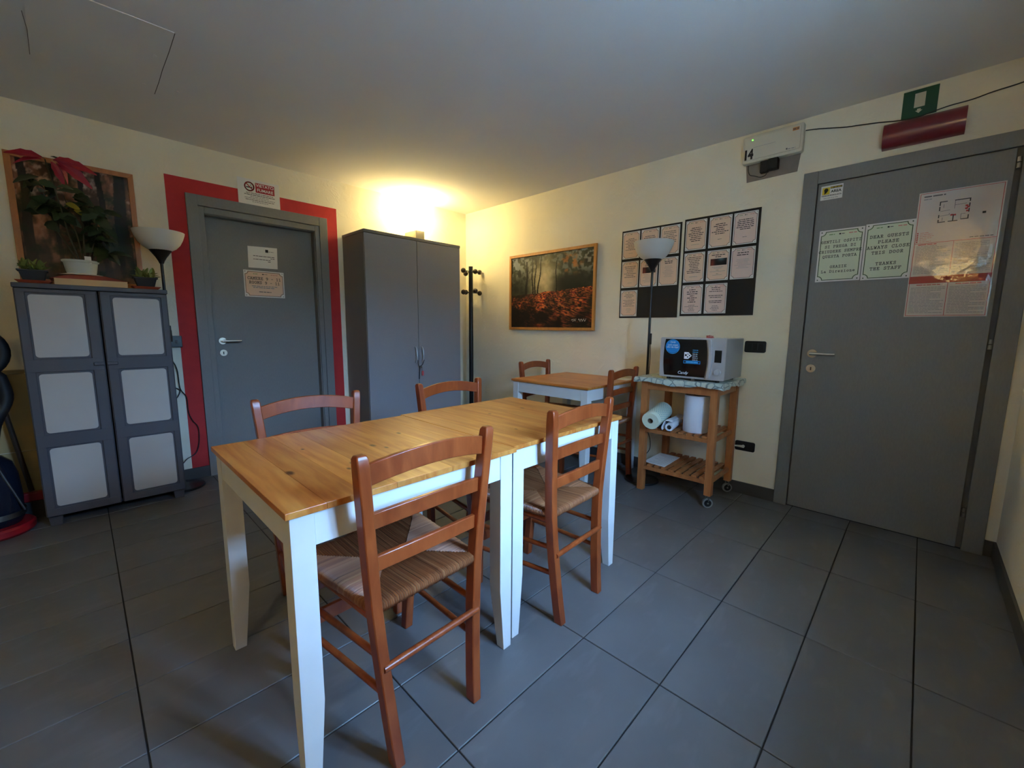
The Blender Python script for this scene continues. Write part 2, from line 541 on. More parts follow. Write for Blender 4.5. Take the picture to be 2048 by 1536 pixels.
def wood_mat(name, c1, c2, scale, rough, stretch, rnd=0.06, knots=(), coat=0.0):
    m = bpy.data.materials.new(name)
    m.use_nodes = True
    nt = m.node_tree
    b = nt.nodes['Principled BSDF']
    b.inputs['Roughness'].default_value = rough
    if coat:
        b.inputs['Coat Weight'].default_value = coat
        b.inputs['Coat Roughness'].default_value = 0.2
    tc = nt.nodes.new('ShaderNodeTexCoord')
    oi = nt.nodes.new('ShaderNodeObjectInfo')
    mp = nt.nodes.new('ShaderNodeMapping')
    mp.inputs['Scale'].default_value = stretch
    ml = nt.nodes.new('ShaderNodeVectorMath')
    ml.operation = 'SCALE'
    ml.inputs[0].default_value = (3.1, 7.7, 5.3)
    nt.links.new(oi.outputs['Random'], ml.inputs['Scale'])
    nt.links.new(tc.outputs['Object'], mp.inputs[0])
    nt.links.new(ml.outputs[0], mp.inputs['Location'])
    n = nt.nodes.new('ShaderNodeTexNoise')
    n.inputs['Scale'].default_value = scale
    n.inputs['Detail'].default_value = 5
    n.inputs['Distortion'].default_value = 0.8
    nt.links.new(mp.outputs[0], n.inputs['Vector'])
    mr = nt.nodes.new('ShaderNodeMapRange')
    mr.inputs[1].default_value = 0.32
    mr.inputs[2].default_value = 0.68
    nt.links.new(n.outputs[0], mr.inputs[0])
    mx = nt.nodes.new('ShaderNodeMix')
    mx.data_type = 'RGBA'
    nt.links.new(mr.outputs[0], mx.inputs[0])
    mx.inputs[6].default_value = L(*c1)
    mx.inputs[7].default_value = L(*c2)
    out = mx.outputs[2]
    m2 = nt.nodes.new('ShaderNodeMapRange')
    m2.inputs[3].default_value = 1 - rnd
    m2.inputs[4].default_value = 1 + rnd
    nt.links.new(oi.outputs['Random'], m2.inputs[0])
    vs = nt.nodes.new('ShaderNodeVectorMath')
    vs.operation = 'SCALE'
    nt.links.new(out, vs.inputs[0])
    nt.links.new(m2.outputs[0], vs.inputs['Scale'])
    out = vs.outputs[0]
    for (kx, ky, kr) in knots:           # knots of the boards
        mk = nt.nodes.new('ShaderNodeMapping')
        mk.inputs['Location'].default_value = (-kx / kr, -ky / (kr * 1.9), 0)
        mk.inputs['Scale'].default_value = (1 / kr, 1 / (kr * 1.9), 0)
        nt.links.new(tc.outputs['Object'], mk.inputs[0])
        ln = nt.nodes.new('ShaderNodeVectorMath')
        ln.operation = 'LENGTH'
        nt.links.new(mk.outputs[0], ln.inputs[0])
        rg = nt.nodes.new('ShaderNodeMapRange')
        rg.inputs[1].default_value = 0.5
        rg.inputs[2].default_value = 1.3
        rg.inputs[3].default_value = 1.0
        rg.inputs[4].default_value = 0.0
        nt.links.new(ln.outputs['Value'], rg.inputs[0])
        mm = nt.nodes.new('ShaderNodeMix')
        mm.data_type = 'RGBA'
        nt.links.new(rg.outputs[0], mm.inputs[0])
        nt.links.new(out, mm.inputs[6])
        mm.inputs[7].default_value = L(92, 44, 20)
        out = mm.outputs[2]
    nt.links.new(out, b.inputs['Base Color'])
    MATS[name] = m
    return m
wood_mat('chair_wood', (128, 54, 20), (154, 74, 32), 3.0, 0.34, (8, 8, 2.2), 0.05, coat=0.15)
wood_mat('cart_wood', (166, 98, 50), (186, 118, 66), 3.0, 0.5, (9, 9, 1.6), 0.05)
TOP1, TOP2 = (176, 94, 32), (208, 138, 64)
wood_mat('pine_top_a', TOP1, TOP2, 2.2, 0.36, (15, 1.3, 8), 0.09, [(-0.270, -0.095, 0.011), (-0.135, -0.175, 0.006), (-0.105, -0.135, 0.008), (0.03, 0.0, 0.009), (0.052, -0.055, 0.006), (0.185, 0.09, 0.007), (-0.16, 0.12, 0.005)], 0.1)
wood_mat('pine_top_b', TOP1, TOP2, 2.2, 0.36, (15, 1.3, 8), 0.09, [(0.17, 0.09, 0.008), (-0.05, 0.10, 0.006), (-0.18, -0.2, 0.005)], 0.1)
wood_mat('pine_top_c', TOP1, TOP2, 2.2, 0.4, (15, 1.3, 8), 0.09, [(0.1, 0.22, 0.009), (0.2, -0.1, 0.007)], 0.1)

# ------------------------------------------------------------------ structure: floor with its tiles
S = 'structure'
fb = MB().box((XW - 0.2, YW - WT, -0.12), (0.2, 0.2, -0.004), 'grout')
floor = fb.build('floor', kind=S)
TX, TY, X0, Y0, G = 0.6001, 0.2998, -0.7723, -2.7625, 0.0045
def tile_mesh(w, d):
    mb = MB()
    c, w2, d2 = 0.0015, w / 2, d / 2
    vs = [(-w2, -d2, -0.004), (w2, -d2, -0.004), (w2, d2, -0.004), (-w2, d2, -0.004), (-w2, -d2, -c), (w2, -d2, -c), (w2, d2, -c), (-w2, d2, -c),
          (-w2 + c, -d2 + c, 0), (w2 - c, -d2 + c, 0), (w2 - c, d2 - c, 0), (-w2 + c, d2 - c, 0)]
    fs = [(8, 9, 10, 11)] + [(i, (i + 1) % 4, 4 + (i + 1) % 4, 4 + i) for i in range(4)] + [(4 + i, 4 + (i + 1) % 4, 8 + (i + 1) % 4, 8 + i) for i in range(4)]
    mb.add(vs, fs, 'tile')
    return mb.mesh('tile')
xs = sorted({max(XW, min(0.0, X0 + k * TX)) for k in range(-12, 6)})
ys = sorted({max(YW, min(0.0, Y0 + k * TY)) for k in range(-12, 14)})
tcache = {}
for i in range(len(xs) - 1):
    for j in range(len(ys) - 1):
        x0, x1 = xs[i] + (G / 2 if xs[i] > XW else 0), xs[i + 1] - (G / 2 if xs[i + 1] < 0 else 0)
        y0, y1 = ys[j] + (G / 2 if ys[j] > YW else 0), ys[j + 1] - (G / 2 if ys[j + 1] < 0 else 0)
        if x1 - x0 < 0.01 or y1 - y0 < 0.01:
            continue
        k = (round(x1 - x0, 4), round(y1 - y0, 4))
        if k not in tcache:
            tcache[k] = tile_mesh(*k)
        o = bpy.data.objects.new('tile', tcache[k])
        COL.objects.link(o)
        o.parent = floor
        o.location = ((x0 + x1) / 2, (y0 + y1) / 2, 0)

# ceiling with its access panel
mb = MB().box((XW - 0.2, YW - WT, H), (0.2, 0.2, H + 0.12), 'ceiling_paint')
ceil_o = mb.build('ceiling', kind=S)
FC = Frame((0, 0, H), (1, 0, 0), (0, -1, 0))      # c points down
mb = MB().prism(FC, [(-3.243, 0.682), (-2.789, 0.684), (-2.789, 1.385), (-3.23, 1.375)], 0.0, 0.004, 'ceiling_paint')
mb.build('access_panel', ceil_o, label='painted-over access panel with a cracked edge')
mb = MB()
mb.line(FC, [(-2.787, 0.684), (-2.786, 0.85), (-2.788, 1.0), (-2.786, 1.2), (-2.787, 1.385)], 0.003, 0.0046, mat('crack', (88, 80, 72), 0.9))
mb.line(FC, [(-2.80, 1.386), (-2.95, 1.384)], 0.003, 0.0046, 'ceiling_paint')
mb.line(FC, [(-3.243, 0.70), (-3.238, 0.95), (-3.245, 1.1)], 0.002, 0.0046, 'crack')
mb.build('crack', ceil_o)
for (a, b) in ((-2.84, 0.77), (-2.83, 1.12), (-3.2, 0.74), (-2.70, 0.80)):
    MB().prism(FC, arc((a, b), 0.009, 0, 2 * math.pi, 8)[:-1], 0.0, 0.006, 'paper').build('filler_spot', ceil_o)

# walls with openings, the door ones closed off behind
D1 = (-2.500, -1.680, 1.985)            # door 1 opening in wall_left (x0, x1, top)
D2 = (3.315, 4.130, 2.040)              # door 2 opening in wall_right (-y0, -y1, top)
mb = MB()
mb.fbox(FL, XW - 0.2, D1[0], 0, H, -0.2, 0, 'wall_plaster')
mb.fbox(FL, D1[1], 0.2, 0, H, -0.2, 0, 'wall_plaster')
mb.fbox(FL, D1[0], D1[1], D1[2], H, -0.2, 0, 'wall_plaster')
mb.fbox(FL, D1[0], D1[1], 0, D1[2], -0.2, -0.102, 'wall_plaster')  # backing added behind the leaf, keeps sky light out of the gaps
mb.build('wall_left', kind=S)
mb = MB()
mb.fbox(FR, 0, D2[0], 0, H, -0.2, 0, 'wall_plaster')
mb.fbox(FR, D2[1], -YW, 0, H, -0.2, 0, 'wall_plaster')
mb.fbox(FR, D2[0], D2[1], D2[2], H, -0.2, 0, 'wall_plaster')
mb.fbox(FR, D2[0], D2[1], 0, D2[2], -0.2, -0.064, 'wall_plaster')  # added backing, stops daylight leaking round the right door
mb.build('wall_right', kind=S)
mb = MB()
wx0, wx1, wz0, wz1 = WIN
mb.box((XW, YW - WT, 0), (wx0, YW, H), 'wall_plaster')
mb.box((wx1, YW - WT, 0), (0.2, YW, H), 'wall_plaster')
mb.box((wx0, YW - WT, 0), (wx1, YW, wz0), 'wall_plaster')
mb.box((wx0, YW - WT, wz1), (wx1, YW, H), 'wall_plaster')
mb.build('wall_front', kind=S)
MB().box((XW - 0.2, YW - WT, 0), (XW, 0.0, H), 'wall_plaster').build('wall_rear', kind=S)

# window behind the camera
win = thing('window_1', ((wx0 + wx1) / 2, YW - WT, wz0), kind=S)
mb = MB()
fy0, fy1, t = YW - WT + 0.01, YW - WT + 0.06, 0.05
mb.box((wx0, fy0, wz0), (wx0 + t, fy1, wz1), 'white_paint').box((wx1 - t, fy0, wz0), (wx1, fy1, wz1), 'white_paint')
mb.box((wx0 + t, fy0, wz0), (wx1 - t, fy1, wz0 + t), 'white_paint').box((wx0 + t, fy0, wz1 - t), (wx1 - t, fy1, wz1), 'white_paint')
mb.build('window_frame', win)
mb = MB().box(((wx0 + wx1) / 2 - 0.03, fy0, wz0 + t), ((wx0 + wx1) / 2 + 0.03, fy1, wz1 - t), 'white_paint')
mb.build('mullion', win)
gm = bpy.data.materials.new('pane_glass')
gm.use_nodes = True
nt = gm.node_tree
nt.nodes.remove(nt.nodes['Principled BSDF'])
tr, gl, mxs = nt.nodes.new('ShaderNodeBsdfTransparent'), nt.nodes.new('ShaderNodeBsdfGlossy'), nt.nodes.new('ShaderNodeMixShader')
gl.inputs['Roughness'].default_value = 0.02
mxs.inputs[0].default_value = 0.06
nt.links.new(tr.outputs[0], mxs.inputs[1]); nt.links.new(gl.outputs[0], mxs.inputs[2])
nt.links.new(mxs.outputs[0], nt.nodes['Material Output'].inputs[0])
MATS['pane_glass'] = gm
for a, b in ((wx0 + t, (wx0 + wx1) / 2 - 0.03), ((wx0 + wx1) / 2 + 0.03, wx1 - t)):
    MB().box((a, YW - WT + 0.032, wz0 + t), (b, YW - WT + 0.038, wz1 - t), 'pane_glass').build('pane', win)
MB().box((wx0 - 0.03, YW - WT + 0.07, wz0 - 0.03), (wx1 + 0.03, YW + 0.03, wz0 + 0.001), 'white_paint').build('trim_3', kind=S)
# the yard outside
MB().box((-16, -22, -0.32), (12, YW - WT - 0.005, -0.14), mat('yard', (196, 192, 184), 0.9)).build('ground', kind=S)

mat('blocker_green', (52, 66, 42), 0.9, noise=(6, 0.4), bump=(14, 1.0, 0.1))
MB().box((-16, YW - 6.6, -0.14), (12, YW - 5.4, 2.7), 'blocker_green').build('low_sky_blocker', kind=S)  # unseen block added to shut out low sky, so daylight enters steeply
# skirting, painted band, panelling
def skirt(name, segs):
    mb = MB()
    for (F, a0, a1) in segs:
        mb.fbox(F, a0, a1, 0.0005, 0.083, 0.0, 0.011, 'skirting')
    mb.build(name, kind=S)
skirt('baseboard_left', [(FL, XW, -2.585), (FL, -1.59, 0.0)])
skirt('baseboard_right', [(FR, 0.012, 3.253), (FR, 4.207, -YW)])
mb = MB().box((XW, YW, 0.0005), (-0.012, YW + 0.011, 0.083), 'skirting')
mb.build('baseboard_front', kind=S)
mb = MB()
mb.fbox(FL, -2.692, -2.585, 0.083, 2.197, 0, 0.0012, 'red_paint')
mb.fbox(FL, -1.59, -1.4955, 0.083, 2.197, 0, 0.0012, 'red_paint')
mb.fbox(FL, -2.585, -1.59, 2.093, 2.197, 0, 0.0012, 'red_paint')
mb.build('trim_1', kind=S, label='red painted band around the left door')
mb = MB()
mat('panel_beige', (170, 150, 104), 0.8, noise=(8, 0.1))
for z0, z1 in ((0.083, 0.385), (0.39, 0.862)):
    mb.fbox(FL, XW, -3.20, z0, z1, 0, 0.008, 'panel_beige')
mb.fbox(FL, XW, -3.20, 0.865, 0.885, 0, 0.014, 'panel_beige')
mb.build('trim_2', kind=S, label='beige wall panelling behind the plastic cupboard')

# ---- doors
def lever(parent, F, a, b, c, m='steel', sgn=1):
    """rosette and lever; returns the handle object, with the key rosette beside it"""
    mb = MB()
    P = lambda x, y, z: F.p(a + x, b + y, c + z)
    mb.tube([P(0, 0, 0), P(0, 0, 0.008)], 0.026, m, 20)
    mb.tube([P(0, 0, 0.006), P(0, 0, 0.048)], 0.0095, m, 12)
    mb.tube([P(-0.008 * sgn, 0, 0.048), P(0.118 * sgn, 0, 0.048)], 0.0095, m, 12)
    h = mb.build('handle', parent)
    mb = MB()
    mb.tube([P(0, -0.093, 0), P(0, -0.093, 0.006)], 0.025, m, 20)
    mb.fbox(F, a - 0.003, a + 0.003, b - 0.104, b - 0.084, c + 0.006, c + 0.0066, 'black_plastic')
    mb.build('key_rosette', parent)
    return h
d1 = thing('door_1', (-2.09, 0, 0), kind=S)
DG = 'door_grey'
def part(parent, name, F, a0, a1, b0, b1, c0, c1, m, bevel=0.002):
    return MB().fbox(F, a0, a1, b0, b1, c0, c1, m).build(name, parent, bevel)
part(d1, 'casing', FL, -2.585, -2.518, 0, 2.094, 0.0005, 0.022, DG)
part(d1, 'casing', FL, -1.657, -1.590, 0, 2.094, 0.0005, 0.022, DG)
part(d1, 'casing', FL, -2.5178, -1.6572, 2.02, 2.094, 0.0005, 0.021, DG)
for a0, a1 in ((-2.5175, -2.482), (-1.694, -1.6575)):
    mb = MB().fbox(FL, a0, a1, 0, 2.018, 0.0008, 0.014, DG)
    mb.build('door_lining', d1, 0.002)
MB().fbox(FL, -2.4815, -1.6945, 1.972, 2.018, 0.0008, 0.014, DG).build('door_lining', d1, 0.002)
for a0, a1 in ((-2.4998, -2.480), (-1.700, -1.6802)):
    MB().fbox(FL, a0, a1, 0, 1.984, -0.19, 0.0, 'door_grey').build('jamb', d1)
MB().fbox(FL, -2.4796, -1.7004, 1.966, 1.984, -0.19, 0.0, 'door_grey').build('jamb', d1)
leaf1 = part(d1, 'leaf', FL, -2.478, -1.702, 0.006, 1.964, -0.098, -0.056, DG)
lever(leaf1, FL, -2.42, 1.038, -0.056)
# right door: leaf flush with its casing, hinges on the right
d2 = thing('door_2', (0, -3.72, 0), kind=S)
part(d2, 'casing', FR, 3.254, 3.3265, 0, 2.104, 0.0005, 0.020, DG)
part(d2, 'casing', FR, 4.128, 4.2055, 0, 2.104, 0.0005, 0.020, DG)
part(d2, 'casing', FR, 3.327, 4.1275, 2.030, 2.104, 0.0005, 0.019, DG)
MB().fbox(FR, 3.3155, 4.1295, 0.003, 2.039, -0.06, -0.010, 'door_grey_dark').build('rebate', d2)
leaf2 = part(d2, 'leaf', FR, 3.332, 4.106, 0.008, 2.0255, -0.0095, 0.013, DG)
lever(leaf2, FR, 3.387, 1.014, 0.013)
for z in (0.205, 1.092, 1.955):
    mb = MB()
    for dz in (-0.022, 0.006):
        mb.tube([FR.p(4.117, z + dz, 0.012), FR.p(4.117, z + dz + 0.022, 0.012)], 0.0075, 'dull_steel', 10)
    mb.build('hinge', d2)
# ------------------------------------------------------------------ dining tables (74 x 74 x 75 cm)
def make_table(topmat, loc, label):
    t = thing('dining_table', (0, 0, 0), label, 'table', 'pine-topped white dining tables')
    base = MB().box((-0.368, -0.368, 0.729), (0.368, 0.368, 0.731), 'white_paint')
    tp = MB().box((-0.36, -0.36, 0.7305), (0.36, 0.36, 0.7335), 'pine_top_c').build('tabletop', t)
    n = 8
    w = 0.74 / n
    for i in range(n):
        x0 = -0.37 + i * w
        mb = MB().box((x0 + 0.00015, -0.37, 0.7337), (x0 + w - 0.00015, 0.37, 0.75), topmat)
        mb.build('stave', tp, 0.0006 if 0 < i < n - 1 else 0.0012)
    h, o_ = 0.055, 0.359
    for sx in (-1, 1):
        for sy in (-1, 1):
            mb = MB()
            def sec(z, k):      # outer faces stay straight, inner faces taper
                xs_ = (sx * o_, sx * (o_ - k)); ys_ = (sy * o_, sy * (o_ - k))
                x0, x1 = min(xs_), max(xs_); y0, y1 = min(ys_), max(ys_)
                return [(x0, y0, z), (x1, y0, z), (x1, y1, z), (x0, y1, z)]
            rings = sec(0.0, 0.036) + sec(0.24, h) + sec(0.729, h)
            fs = [(0, 3, 2, 1), (8, 9, 10, 11)] + [(q * 4 + i, q * 4 + (i + 1) % 4, q * 4 + 4 + (i + 1) % 4, q * 4 + 4 + i) for q in (0, 1) for i in range(4)]
            mb.add(rings, fs, 'white_paint')
            mb.build('leg', t, 0.0015)
    a = o_ - h - 0.0005
    for s in (-1, 1):
        MB().box((-a, s * (o_ - 0.003), 0.648), (a, s * (o_ - 0.023), 0.729), 'white_paint').build('apron', t, 0.001)
        MB().box((s * (o_ - 0.003), -a, 0.648), (s * (o_ - 0.023), a, 0.729), 'white_paint').build('apron', t, 0.001)
    t.location = loc
    return t
make_table('pine_top_a', (-2.552, -2.534, 0), 'near left half of the long white-legged pine dining table, with dark knots')
make_table('pine_top_b', (-1.8090, -2.516, 0), 'right half of the long white-legged pine dining table, pushed against the knotty half')
make_table('pine_top_c', (-0.412, -1.880, 0), 'small square white-legged pine table by the right wall, behind the trolley')

# ------------------------------------------------------------------ rush-seated ladder-back chairs
attr_mat('rush', 0.42, 0.5)
CW = 'chair_wood'
def chair_seat():
    """woven rush: strands wrap each rail and run to the diagonals"""
    mb = MB()
    ink = []
    R_, Fr = 0.172, 0.212          # half widths rear / front
    yr, yf, zt = -0.185, 0.205, 0.462
    cor = [Vector((-R_, yr, 0)), Vector((R_, yr, 0)), Vector((Fr, yf, 0)), Vector((-Fr, yf, 0))]
    # centre ridge: triangles at the sides, trapezia front and back
    cl, cr_ = Vector((-0.035, 0.0, 0)), Vector((0.035, 0.0, 0))
    tgt = [(cl, cr_), (cr_, cr_), (cr_, cl), (cl, cl)]
    mi = mb.mi('rush')
    cols = [L(150, 94, 56), L(144, 88, 52), L(156, 100, 62), L(148, 92, 56), L(134, 80, 48), L(164, 112, 72)]
    for e in range(4):
        A, B = cor[e], cor[(e + 1) % 4]
        TA, TB = tgt[e]
        edge = B - A
        nst = int(edge.length / 0.0066)
        out = Vector((edge.y, -edge.x, 0)).normalized()
        along = edge.normalized()
        hwid = edge.length / nst / 2
        for k in range(nst):
            t = (k + 0.5) / nst
            P0 = A + edge * t
            # end on the diagonal, straight in from the rail
            ca = A.lerp(TA, 1.0); cb = B.lerp(TB, 1.0)
            da = (TA - A); db = (TB - B)
            def depth(pt):
                best = 1e9
                s_ = (pt - A).dot(along)
                la, lb = (TA - A).dot(along), (TB - A).dot(along)
                ha, hb = -(TA - A).dot(out), -(TB - B).dot(out)
                if s_ < la: return ha * s_ / la
                if s_ > lb: return hb * (edge.length - s_) / max(1e-6, edge.length - lb)
                return ha
            dd = depth(P0)
            if dd < 0.002:
                continue
            jit = random.uniform(-0.0012, 0.0012)
            c = np.array(random.choice(cols)) * random.uniform(0.9, 1.08)
            c[3] = 1
            prof = [(-0.014, -0.030), (0.006, -0.022), (0.012, -0.009), (0.008, 0.003), (-0.010, 0.006)]   # (out, z) round the rail
            pts = [P0 + out * o_ + Vector((0, 0, zt + z_ + jit)) for o_, z_ in prof]
            fr = dd / 0.19
            zend = zt + 0.004 - 0.006 * fr
            if dd > 0.02:
                pts.append(P0 - out * dd * 0.55 + Vector((0, 0, zt + 0.008 - 0.008 * fr + jit)))
            pts.append(P0 - out * dd + along * random.uniform(-0.001, 0.001) + Vector((0, 0, zend)))
            base = len(mb.v)
            for i, p in enumerate(pts):
                q = pts[min(i + 1, len(pts) - 1)] - pts[max(i - 1, 0)]
                nrm = along.cross(q).normalized()
                if i >= 3 and nrm.z < 0: nrm = -nrm
                if i < 3 and nrm.dot(out) < 0: nrm = -nrm
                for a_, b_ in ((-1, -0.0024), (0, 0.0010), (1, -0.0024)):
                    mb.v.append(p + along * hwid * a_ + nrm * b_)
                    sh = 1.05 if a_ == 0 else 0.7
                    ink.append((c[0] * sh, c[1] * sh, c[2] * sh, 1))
            for i in range(len(pts) - 1):
                for a_ in range(2):
                    q0 = base + i * 3 + a_
                    mb.f.append([q0, q0 + 1, q0 + 4, q0 + 3])
                    mb.fm.append(mi)
                    mb.sm.append(True)
    # dark underside
    k = len(mb.v)
    for p in cor:
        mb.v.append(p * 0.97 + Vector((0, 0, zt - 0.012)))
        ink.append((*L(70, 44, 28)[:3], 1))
    mb.f.append([k + 3, k + 2, k + 1, k]); mb.fm.append(mi); mb.sm.append(False)
    mb.ink = ink
    return mb
def make_chair():
    t = thing('dining_chair', (0, 0, 0), '', 'chair', 'rush-seated ladder-back chairs')
    def post_x(z): return 0.137 + 0.066 * (z / 0.865) ** 1.05
    def post_y(z):
        if z < 0.45: return -0.212 + 0.030 * (1 - ((0.45 - z) / 0.45) ** 1.7)
        return -0.182 - 0.022 * ((z - 0.45) / 0.415) ** 1.4
    zs = [0, 0.08, 0.16, 0.25, 0.35, 0.45, 0.55, 0.65, 0.75, 0.83, 0.858, 0.868]
    for s in (-1, 1):
        path = [(s * post_x(z), post_y(z), z) for z in zs]
        mb = MB().sweep(path, [0.0155] * (len(zs) - 1) + [0.012], [0.019] * (len(zs) - 3) + [0.018, 0.016, 0.010], CW)
        mb.build('back_post', t, 0.0035)
    def slat(z0, z1, arch, bow, name):
        mb = MB()
        n = 10
        xw = post_x((z0 + z1) / 2) - 0.010
        vs = []
        for i in range(n + 1):
            f = -1 + 2 * i / n
            k = 1 - f * f
            yb = post_y((z0 + z1) / 2) - bow * k + 0.004
            for (dy, z) in ((-0.007, z0 + arch * k), (0.007, z0 + arch * k), (0.007, z1 + arch * k), (-0.007, z1 + arch * k)):
                vs.append((f * xw, yb + dy, z))
        fs = [(0, 1, 2, 3), tuple(n * 4 + j for j in (3, 2, 1, 0))]
        for i in range(n):
            for j in range(4):
                fs.append((i * 4 + j, (i + 1) * 4 + j, (i + 1) * 4 + (j + 1) % 4, i * 4 + (j + 1) % 4))
        mb.add(vs, fs, CW, True)
        mb.build(name, t, 0.0025)
    slat(0.783, 0.838, 0.024, 0.020, 'crest_rail')
    slat(0.668, 0.710, 0.010, 0.016, 'back_slat')
    slat(0.552, 0.593, 0.007, 0.013, 'back_slat')
    def fleg(z):
        f = max(0.0, (0.47 - z) / 0.47)
        return (0.196 - 0.02 * f, 0.190 + 0.012 * math.sin(f * math.pi) + 0.030 * f ** 2.2)
    fz = [0, 0.06, 0.12, 0.2, 0.28, 0.36, 0.42, 0.472]
    for s in (-1, 1):
        path = [(s * fleg(z)[0], fleg(z)[1], z) for z in fz]
        MB().sweep(path, 0.0165, [0.016, 0.017, 0.018, 0.019, 0.02, 0.02, 0.02, 0.018], CW).build('front_leg', t, 0.0035)
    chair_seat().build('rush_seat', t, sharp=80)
    # seat rails under the rush
    for s in (-1, 1):
        MB().tube([(s * 0.168, -0.178, 0.425), (s * 0.19, 0.18, 0.425)], 0.012, CW, 10).build('seat_rail', t)
        for z in (0.315, 0.205):
            MB().tube([(s * post_x(z), post_y(z), z), (s * fleg(z)[0], fleg(z)[1], z - 0.02)], 0.0098, CW, 12).build('side_stretcher', t)
    MB().tube([(-post_x(0.29) - 0.004, post_y(0.29) - 0.016, 0.29), (post_x(0.29) + 0.004, post_y(0.29) - 0.016, 0.29)], 0.0105, CW, 12).build('rear_stretcher', t)
    MB().box((-0.185, 0.176, 0.40), (0.185, 0.196, 0.43), CW).build('front_rail', t, 0.003)
    MB().box((-0.172, 0.184, 0.215), (0.172, 0.200, 0.262), CW).build('front_stretcher', t, 0.003)
    return t
ch = make_chair()
ch.location = (-2.578, -2.758, 0)
ch.rotation_euler = (0, 0, math.radians(1.5))
ch['label'] = 'orange-brown ladder-back rush chair nearest the camera, its back to us'
copy_thing(ch, (-1.842, -2.733, 0), math.radians(2.0), 'orange-brown ladder-back rush chair at the far end of the long table, its back to us')
copy_thing(ch, (-2.548, -2.205, 0), math.radians(180 - 4), 'rush chair tucked under the long table in front of the red-framed door')
copy_thing(ch, (-1.790, -2.225, 0), math.radians(180), 'rush chair tucked under the long table in front of the wardrobe')
copy_thing(ch, (-0.335, -1.589, 0), math.radians(180 + 4), 'rush chair behind the small square table, below the leaf picture')
copy_thing(ch, (-0.400, -2.100, 0), math.radians(3), 'rush chair between the small square table and the microwave trolley')

# ------------------------------------------------------------------ grey wardrobe
mat('wardrobe', (146, 146, 150), 0.5, noise=(160, 0.03))
mat('wardrobe_side', (124, 122, 118), 0.55)
w = thing('wardrobe', (-0.943, -0.21, 0), 'tall grey two-door wardrobe in the corner beside the red-framed door', 'wardrobe')
wx = (-1.456, -0.432)
mb = MB().box((wx[0], -0.405, 0.0), (wx[0] + 0.02, -0.012, 1.948), 'wardrobe_side').box((wx[1] - 0.02, -0.405, 0.0), (wx[1], -0.012, 1.948), 'wardrobe_side')
mb.box((wx[0] + 0.02, -0.03, 0.0), (wx[1] - 0.02, -0.012, 1.948), 'wardrobe_side').box((wx[0] + 0.02, -0.395, 0.0), (wx[1] - 0.02, -0.03, 0.06), 'wardrobe_side')
mb.build('carcass', w, 0.001)
MB().box((wx[0] - 0.003, -0.426, 1.949), (wx[1] + 0.003, -0.012, 1.974), 'wardrobe_side').build('top_panel', w, 0.0015)
xm = -0.940
for a0, a1, hx in ((wx[0] + 0.002, xm - 0.0025, -0.980), (xm + 0.0025, wx[1] - 0.002, -0.908)):
    d = MB().box((a0, -0.424, 0.065), (a1, -0.406, 1.945), 'wardrobe').build('door', w, 0.001)
    p = [(hx, -0.425, 0.968), (hx, -0.440, 0.955), (hx, -0.450, 0.93), (hx, -0.453, 0.895), (hx, -0.450, 0.86), (hx, -0.440, 0.835), (hx, -0.425, 0.822)]
    MB().tube(smooth_path(p, 3), 0.0072, 'handle_silver', 8).build('handle', d)
    if hx > xm:
        mb = MB().cyl((-0.925, -0.425, 0.776), (-0.925, -0.437, 0.776), 0.011, 'dull_steel', 12)
        mb.box((-0.927, -0.452, 0.771), (-0.923, -0.437, 0.781), 'dull_steel')
        mb.build('lock', d)
        mb = MB().tube([(-0.925 + 0.010 * math.cos(k), -0.447, 0.760 + 0.012 * math.sin(k)) for k in np.linspace(0, 6.28, 13)[:-1]], 0.0012, 'dull_steel', 5, closed=True)
        mb.tube([(-0.918, -0.447, 0.752), (-0.912, -0.446, 0.735)], 0.0012, 'dull_steel', 5)
        mb.prism(FL, rrect(-0.922, -0.902, 0.692, 0.738, 0.004), 0.438, 0.444, mat('key_tag_pink', (206, 92, 96), 0.5))
        mb.build('key_tag', d, label='pink key tag hanging from the lock')
mb = MB()
mb.tube(smooth_path([(-0.980, -0.4645, 0.846), (-0.968, -0.452, 0.80), (-0.945, -0.442, 0.785), (-0.922, -0.452, 0.80), (-0.908, -0.4645, 0.846)], 5), 0.003, 'cable_black', 6)
mb.tube(smooth_path([(-0.947, -0.442, 0.785), (-0.944, -0.433, 0.72), (-0.946, -0.431, 0.66)], 4), 0.0055, mat('lock_cord', (44, 50, 54), 0.6), 6)
mb.build('cable_lock', label='thin dark cable looped round both wardrobe handles', cat='cable lock')

